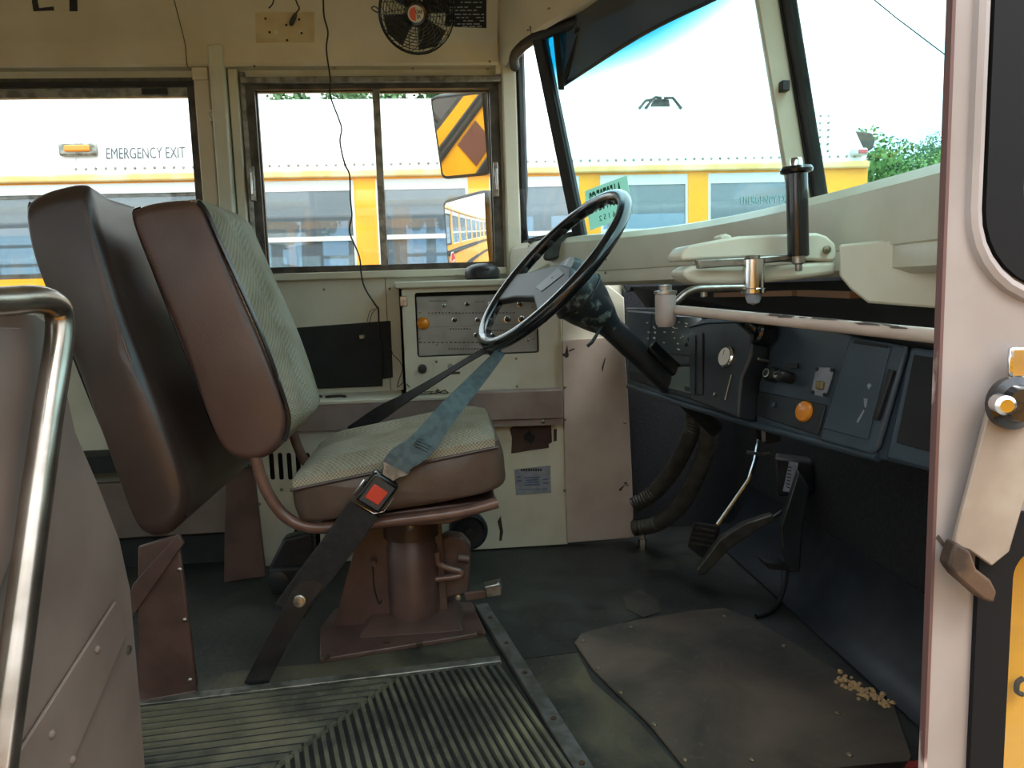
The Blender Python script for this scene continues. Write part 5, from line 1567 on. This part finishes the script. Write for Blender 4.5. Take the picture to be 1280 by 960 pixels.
# ================================================================ paper tag stuck in the windshield corner
pa, pb_, pc_ = fz(2, 1.0), fz(3, 1.0), fz(2, 1.3)
tn_ = (pb_-pa).cross(pc_-pa).normalized()
if tn_.x > 0: tn_ = -tn_
tp0 = pa+tn_*.012
tc_ = [WP(x, y, tp0, tn_) for x, y in ((731, 239), (784, 219), (790, 268), (738, 288))]
pt = thing('paper_tag', tc_[3], 'pale green temporary paper tag seen from behind in the windshield corner', 'tag')
MB().prism(tc_, tn_*.0012).build('sheet', 'tagpaper', pt, smooth=False)
ex = (tc_[0]-tc_[1]).normalized()
ey = (tc_[0]-tc_[3]).normalized()
cen = tc_[0].lerp(tc_[1], .47).lerp(tc_[3].lerp(tc_[2], .47), .38)
Wt = (tc_[0]-tc_[1]).length
text('A15970EC2', .075, cen+tn_*.0016, ex, ey, 'tag_number', 'taggreen', pt, sx=Wt*.80/(.075*5.1), bold=.001, th=.0003)
text('0 6 1 5 2', .020, tc_[0].lerp(tc_[1], .50).lerp(tc_[3].lerp(tc_[2], .50), .82)+tn_*.0016, ex, ey, 'small_number', 'taggreen', pt, th=.0003)
text('TEMPORARY', .013, tc_[0].lerp(tc_[1], .93).lerp(tc_[3].lerp(tc_[2], .93), .55)+tn_*.0016, ey, -ex, 'side_print', 'taggreen', pt, th=.0003) if False else None
# defroster outlet and ribbed vent at the windshield corner
df = W(690, 318, Y=2.18)
dv = thing('defroster_duct', V((df.x, 2.18, .86)), 'dark grey rounded defroster outlet on the cowl corner', 'defroster')
ol_ = spline(PY([(678, 324), (688, 303), (706, 291), (721, 290), (724, 299), (712, 312), (696, 323)], 2.12), 4, closed=True)
MB().prism(ol_, (.05, .10, 0)).build('duct_body', 'hose', dv, bevel=.008, seg=3)
MB().lathe(W(714, 293, Y=2.115), (-.3, -1, .2), [(.003, 0), (.003, .003), (0, .004)], 8).build('screw', 'rubber', dv)
vr = thing('ribbed_vent', W(675, 320, Y=2.25), 'black ribbed air vent below the corner window', 'vent')
for i in range(5):
    y = 299+i*6
    MB().prism(PY([(660, y+2), (692, y-4), (692, y-1), (660, y+5)], 2.27), (.02, .05, 0)).build('louvre', 'rubber', vr, bevel=.001)
MB().prism(PY([(661, 298), (694, 291), (694, 322), (661, 330)], 2.31), (.02, .03, 0)).build('vent_core', 'rubber', vr, smooth=False)
# cream corner shelf between the console and the cowl
csx = MB().prism(PY([(640, 352), (640, 343), (668, 336), (690, 326), (712, 318), (735, 302), (752, 298), (752, 340), (748, 352)], 2.16), (.06, .18, 0)).build('corner_shelf', 'cream', None, bevel=.012, seg=3)
tag(csx, 'cream moulded corner shelf behind the steering wheel', 'shelf')
# ================================================================ outside: the neighbouring bus, trees, ground
gr_ = MB().add([(-80, -60, -1.0), (80, -60, -1.0), (80, 140, -1.0), (-80, 140, -1.0)], [(0, 1, 2, 3)]).build('ground', 'asphalt', None, smooth=False)
struct(gr_, 'grey gravel parking lot')
YB, XE, XS = 5.0, 2.88, -10.2
bus = thing('school_bus', V((-2.8, 6.2, -1.0)), 'yellow school bus with a white roof parked alongside', 'bus')
yc = YB+1.2
rp2 = [(5.0, 1.60), (5.012, 1.70), (5.07, 1.85), (5.20, 2.00), (5.42, 2.12), (5.75, 2.19), (6.2, 2.215)]
rp2 = rp2+[(2*yc-y, z) for y, z in reversed(rp2[:-1])]
rows = []
for x, s_ in ((XS, 1), (XE-.50, 1), (XE-.28, .975), (XE-.14, .90), (XE-.05, .75), (XE, .45), (XE, .0)):
    rows.append([V((x, yc+(y-yc)*(1 if s_ > .5 else .985), 1.60+(z-1.60)*s_)) for y, z in rp2])
MB().shell(rows, (0, 0, -.015)).build('roof', 'buswhite', bus, angle=50)
for x in (2.58, .55, -1.37):
    MB().shell([[V((xx, y+(-.003 if y < yc else .003), z+.003)) for y, z in rp2] for xx in (x, x+.012)], (0, 0, -.004)).build('roof_bow', 'buswhite', bus)
rv = MB()
x = -2.2
while x < XE-.05:
    rv.lathe((x, YB+.002, 1.622), (0, -1, .1), [(.010, 0), (.008, .005), (0, .007)], 6)
    x += .058
rv.build('rivets', 'alu', bus)['kind'] = 'stuff'
for z in [1.66+.045*i for i in range(6)]:
    for xx in (2.545, 2.60):
        MB().lathe((xx, YB+.0, z), (0, -1, .2), [(.008, -.01), (.008, .004), (0, .006)], 6).build('roof_rivet', 'alu', bus)
MB().box(XS, XE, YB-.03, YB+.02, 1.540, 1.588).build('drip_rail', 'yellowfade', bus, bevel=.012, seg=3)
# window band: posts and window openings
wins = []
posts = [-.462+.7245*k for k in range(-13, 4) if k not in (-2, -3)]     # a wide emergency exit window takes three bays
holes = []
hw = .068
for a, b in zip(posts, posts[1:]): holes.append(rect(a+hw, b-hw, .965, 1.528))
holes.append(rect(posts[-1]+hw, 2.50, .965, 1.528))
hr_ = [(h[0][0], h[1][0], .965, 1.528) for h in holes]
side = sheet(XS, XE, -.55, 1.56, hr_, lambda u, v, q: V((u, YB+q, v)), .03, 'side_panel', 'busyellow', bus)
far = sheet(XS, XE, -.55, 1.60, hr_, lambda u, v, q: V((u, 2*yc-YB-q, v)), .03, 'far_side_panel', 'busyellow', bus)
for h in holes:
    a, b = h[0][0], h[1][0]
    if b-a > 1:
        xm_ = a+(b-a)*.42
        f = holed(rect(a, b, .965, 1.528), [rect(a+.03, xm_-.02, .995, 1.450), rect(xm_+.02, b-.03, .995, 1.450)], lambda u, v, q: V((u, YB+.004+q, v)), .03, 'exit_window_frame', 'aludark', bus)
        MB().box(a, b, YB-.006, YB+.004, 1.470, 1.530).build('head_strip', 'busalu', f, smooth=False)
        MB().box(a+.02, b-.02, YB+.016, YB+.019, .985, 1.455).build('pane', 'g_nb', f, smooth=False)
        MB().box(a+.02, b-.02, YB+.021, YB+.03, 1.155, 1.175).build('guard_bar', 'busalu', f, smooth=False)
        tb = W(72, 224, Y=YB-.008)
        MB().box(tb.x-.06, tb.x+.06, YB-.012, YB-.005, tb.z-.02, tb.z+.02).build('release_tab', 'busyellow', f, smooth=False)
        holed(rect(a, b, .965, 1.528), [rect(a+.02, xm_-.02, .985, 1.50), rect(xm_+.02, b-.02, .985, 1.50)], lambda u, v, q: V((u, 2*yc-YB-.004-q, v)), .02, 'far_window_frame', 'busalu', bus)
        continue
    f = holed(rect(a, b, .965, 1.528), [rect(a+.018, b-.018, .985, 1.150), rect(a+.018, b-.018, 1.180, 1.462)], lambda u, v, q: V((u, YB+.004+q, v)), .02, 'window_frame', 'busalu', bus)
    MB().box(a+.016, b-.016, YB+.018, YB+.021, .98, 1.152).build('lower_pane', 'g_nb', f, smooth=False)
    MB().box(a+.016, b-.016, YB+.012, YB+.015, 1.178, 1.465).build('upper_pane', 'g_nb', f, smooth=False)
    holed(rect(a, b, .965, 1.528), [rect(a+.02, b-.02, .985, 1.150), rect(a+.02, b-.02, 1.180, 1.50)], lambda u, v, q: V((u, 2*yc-YB-.004-q, v)), .02, 'far_window_frame', 'busalu', bus)
for k, p_ in enumerate(posts):
    for zz in (1.08, 1.30):
        if -2.5 < p_ < 2.6:
            for dx in (-.03, .03):
                MB().lathe((p_+dx, YB, zz), (0, -1, 0), [(.006, 0), (.006, .003), (0, .004)], 6).build('post_rivet', 'busyellow', bus)
for z in (.80, .45, .05): MB().box(XS, XE, YB-.02, YB, z, z+.085).build('rub_rail', 'busblack', bus, bevel=.01)
for z in (.83,): MB().box(XS, XE, YB-.026, YB-.02, z, z+.02).build('rail_crease', 'hose', bus, smooth=False)
# rear end, floor, front
MB().box(XE-.03, XE, YB, 2*yc-YB, -.55, 1.60).build('rear_wall', 'busyellow', bus, bevel=.02)
MB().box(XS, XS+.03, YB, 2*yc-YB, -.55, 1.2).build('front_wall', 'busyellow', bus, smooth=False)
MB().box(XS+.05, XE-.05, YB+.04, 2*yc-YB-.04, -.02, .04).build('cabin_floor', 'greyint', bus, smooth=False)
# rear marker lights
lh = W(1074, 190, Y=YB-.02)
r1 = MB().cbox(lh, (.10, 0, 0), (0, .05, 0), (0, 0, .048)).build('marker_housing', 'busalu', bus, bevel=.012, seg=3)
MB().cbox(lh+V((.012, -.026, 0)), (.06, 0, 0), (0, .012, 0), (0, 0, .026)).build('marker_lens', mat('pink_red_lens', 'c05a5e', .3), r1, bevel=.004)
q = W(1076, 175, Y=YB+.35)
MB().prism([q+V((a, 0, b)) for a, b in ((-.02, -.08), (.05, -.085), (.10, -.06), (.115, .0), (.09, .05), (.03, .06), (-.05, .065), (-.03, .0))], (0, .5, 0)).build('warning_light_hood', 'hose', bus, bevel=.015)
# amber side marker and lettering near the emergency exit window
lh = W(98, 187, Y=YB-.005)
r2 = MB().cbox(lh, (.225, 0, 0), (0, .03, 0), (0, 0, .075)).build('marker_housing', 'alu', bus, bevel=.012, seg=3)
MB().cbox(lh+V((-.0, -.018, .004)), (.15, 0, 0), (0, .025, 0), (0, 0, .04)).build('marker_lens', 'orange', r2, bevel=.010, seg=3)
MB().box(lh.x-.03, lh.x-.026, YB-.001, YB+.01, 1.60, lh.z-.03).build('drain_streak', 'busalu', bus, smooth=False)
tcn = W(182, 192, Y=YB-.004)
text('EMERGENCY EXIT', .098, tcn, (1, 0, 0), (0, .12, 1), 'exit_lettering', mat('grey_stencil', '50545a', .6), bus, sx=.60, bold=0, th=.002)
t2_ = W(958, 250, Y=YB+.008)
text('EMERGENCY EXIT', .075, t2_, (1, 0, 0), (0, 0, 1), 'window_lettering', mat('faded_stencil', '7c9a9a', .6), bus, sx=.60, th=.001)
tcn = W(134, 112, Y=5.10)
text('16-31', .07, tcn, (1, 0, 0), (0, .4, .9), 'roof_number', mat('faint_stencil', '8f9398', .6), bus, sx=.7, th=.002)
# roof hatch standing open
hq = W(826, 137, Y=5.20)
s_ = 5.2/F
hl = MB().prism([hq+V((a*s_, 0, b*s_)) for a, b in ((-14, 1), (12, 1), (11, 12), (3, 13), (-8, 13))], (0, .04, .0)).build('roof_hatch', 'hose', bus, bevel=.005)
for pts in (((-28, 1), (-20, 10), (-12, 11)), ((-20, 1), (-12, 11), (-8, 14), (0, 13)), ((3, 13), (14, 13), (20, 6), (25, 0))):
    MB().tube([hq+V((a*s_, -.02, b*s_)) for a, b in pts], .010, 6).build('hatch_arm', 'hose', hl)
# side vent and stop arm, seen in the mirror
MB().box(-2.75, -2.40, YB-.012, YB, .56, .78).build('side_vent', 'seatback', bus, bevel=.03)
sx, sz = -3.15, .66
oc = [V((sx+.20*math.cos(math.radians(22.5+45*i)), YB-.06, sz+.20*math.sin(math.radians(22.5+45*i)))) for i in range(8)]
sg = MB().prism(oc, (0, .02, 0)).build('stop_arm', 'white', bus, smooth=False)
MB().prism([V((sx, YB-.064, sz))+(p-V((sx, YB-.06, sz)))*.9 for p in oc], (0, .004, 0)).build('stop_face', 'stopred', sg, smooth=False)
text('STOP', .13, (sx, YB-.066, sz), (1, 0, 0), (0, 0, 1), 'stop_lettering', 'white', sg, sx=.8, bold=.004, th=.001)
for xx in (-6.3, 1.35):
    MB().lathe((xx, YB+.02, -.55), (0, 1, 0), [(.2, 0), (.46, .0), (.48, .05), (.48, .24), (.46, .28), (.1, .28)], 28).build('wheel', 'rubber', bus)
# another bus of the same kind, parked on the doorway side
b2 = thing('school_bus', V((-1.6, -2.9, -1.0)), 'yellow school bus parked on the entrance side, mirrored in the door glass', 'bus')
b2.rotation_euler = (0, 0, math.pi)
for ch_ in list(bus.children):
    if ch_.name.split('.')[0] in ('roof', 'side_panel', 'far_side_panel', 'drip_rail', 'rub_rail', 'window_frame', 'rear_wall', 'front_wall', 'cabin_floor', 'wheel'):
        c = ch_.copy()
        COL.objects.link(c)
        c.parent = b2
        for g in ch_.children:
            d_ = g.copy()
            COL.objects.link(d_)
            d_.parent = c
# seats inside it
base_s = None
for k in range(6):
    xk = -1.9+.78*k
    for yy in (YB+.12, YB+1.35):
        x0_ = xk
        o = V((x0_, yy, .04))
        if base_s is None:
            base_s = thing('bus_seat', o, 'brown vinyl bench seat seen through the windows of the parked bus', 'bus seat', 'seats in the parked bus')
            pr_ = [V((x0_+a, yy, .04+b)) for a, b in ((-.02, .30), (.0, .92), (.03, .99), (.08, .99), (.12, .90), (.14, .40))]
            bks = MB().prism(pr_, (0, .92, 0)).build('backrest', 'seatback', base_s, bevel=.03, seg=3)
            cus = MB().box(x0_-.42, x0_+.06, yy, yy+.92, .34, .48).build('cushion', 'seatback', base_s, bevel=.03)
            leg = MB().box(x0_-.2, x0_-.12, yy+.08, yy+.84, .04, .34).build('leg', 'greyint', base_s, smooth=False)
            kids = [bks, cus, leg]
        else:
            c = base_s.copy()
            COL.objects.link(c)
            c.location = o
            ORG[c.name] = o
            for ch_ in kids:
                d_ = ch_.copy()
                COL.objects.link(d_)
                d_.parent = c
# trees beyond the lot
def leafmesh(name, seed, n, rx, rz, size, m):
    r = random.Random(seed)
    b = MB()
    cl = [(V((r.gauss(0, .42)*rx, r.gauss(0, .42)*rx, r.uniform(-.6, .75)*rz)), r.uniform(.30, .5)*rx) for _ in range(22)]
    vs, fs = [], []
    for i in range(n):
        c, cr_ = r.choice(cl)
        d = V((r.gauss(0, 1), r.gauss(0, 1), r.gauss(0, 1))).normalized()
        p = c+d*cr_*r.uniform(.75, 1.05)
        u_ = V((r.gauss(0, 1), r.gauss(0, 1), r.gauss(0, 1))).normalized()
        w_ = d.cross(u_).normalized()
        s_ = size*r.uniform(.6, 1.3)
        u_ = u_*s_
        w_ = w_*s_*.6
        k = len(vs)
        vs += [p-u_, p+w_, p+u_, p-w_]
        fs.append((k, k+1, k+2, k+3))
    b.add(vs, fs)
    return b
def tree(px, ytop, Yd, hgt, rx, seed, m, label, grp):
    top = W(px, ytop, Y=Yd)
    x, zt = top.x, top.z
    hz = (zt+1.0)
    rz = hz*.38
    o = thing('tree', V((x, Yd, -1.0)), label, 'tree', grp)
    lm_ = leafmesh('crown', seed, 5200, rx, rz, .13, m)
    off = V((x, Yd, zt-rz*.85))
    lm_.v = [p+off for p in lm_.v]
    lm_.build('crown', m, o, smooth=False, recalc=False)
    MB().tube([V((x, Yd, -1.0)), V((x+.1, Yd, zt-rz*1.3)), V((x, Yd, zt-rz*.5))], [.28, .2, .06], 8).build('trunk', 'bark', o)
for i, (px, yt, Yd, rx, m) in enumerate(((1096, 180, 34, 2.3, 'leaf'), (1122, 192, 42, 2.4, 'leaf'), (1147, 186, 51, 3.0, 'leaf2'), (1174, 174, 61, 3.4, 'leaf2'), (1200, 176, 46, 1.8, 'leaf'), (1236, 178, 34, 1.9, 'leaf2'))):
    tree(px, yt, Yd, 0, rx, 40+i, m, 'leafy green tree beyond the rear of the parked bus', 'trees beyond the parked bus rear')
for i, (px, yt, Yd, rx) in enumerate(((330, 112, 30, 1.3), (368, 99, 35, 1.9), (428, 100, 41, 2.1), (490, 112, 31, 1.1), (528, 98, 36, 1.5), (588, 100, 30, 1.4))):
    tree(px, yt, Yd, 0, rx, 60+i, 'leaf2', 'green treetop showing above the white roof of the parked bus', 'treetops above the bus roof')
cbl = MB().tube([W(1060, -27, Y=9), W(1120, 22, Y=9), W(1190, 75, Y=9), W(1300, 150, Y=9)], .007, 6).build('overhead_cable', 'wire')
tag(cbl, 'thin dark overhead cable crossing the white sky', 'cable')

# small marks that cannot be picked apart one by one
for o_ in bpy.data.objects:
    if o_.name.split('.')[0] in ('scratches', 'scuffs', 'gauge_marks', 'paint_chips', 'printed_legend', 'text_lines', 'heading_print', 'printed_lines', 'label_print', 'box_stitching', 'stencil_letters', 'guard_spokes'):
        o_['kind'] = 'stuff'
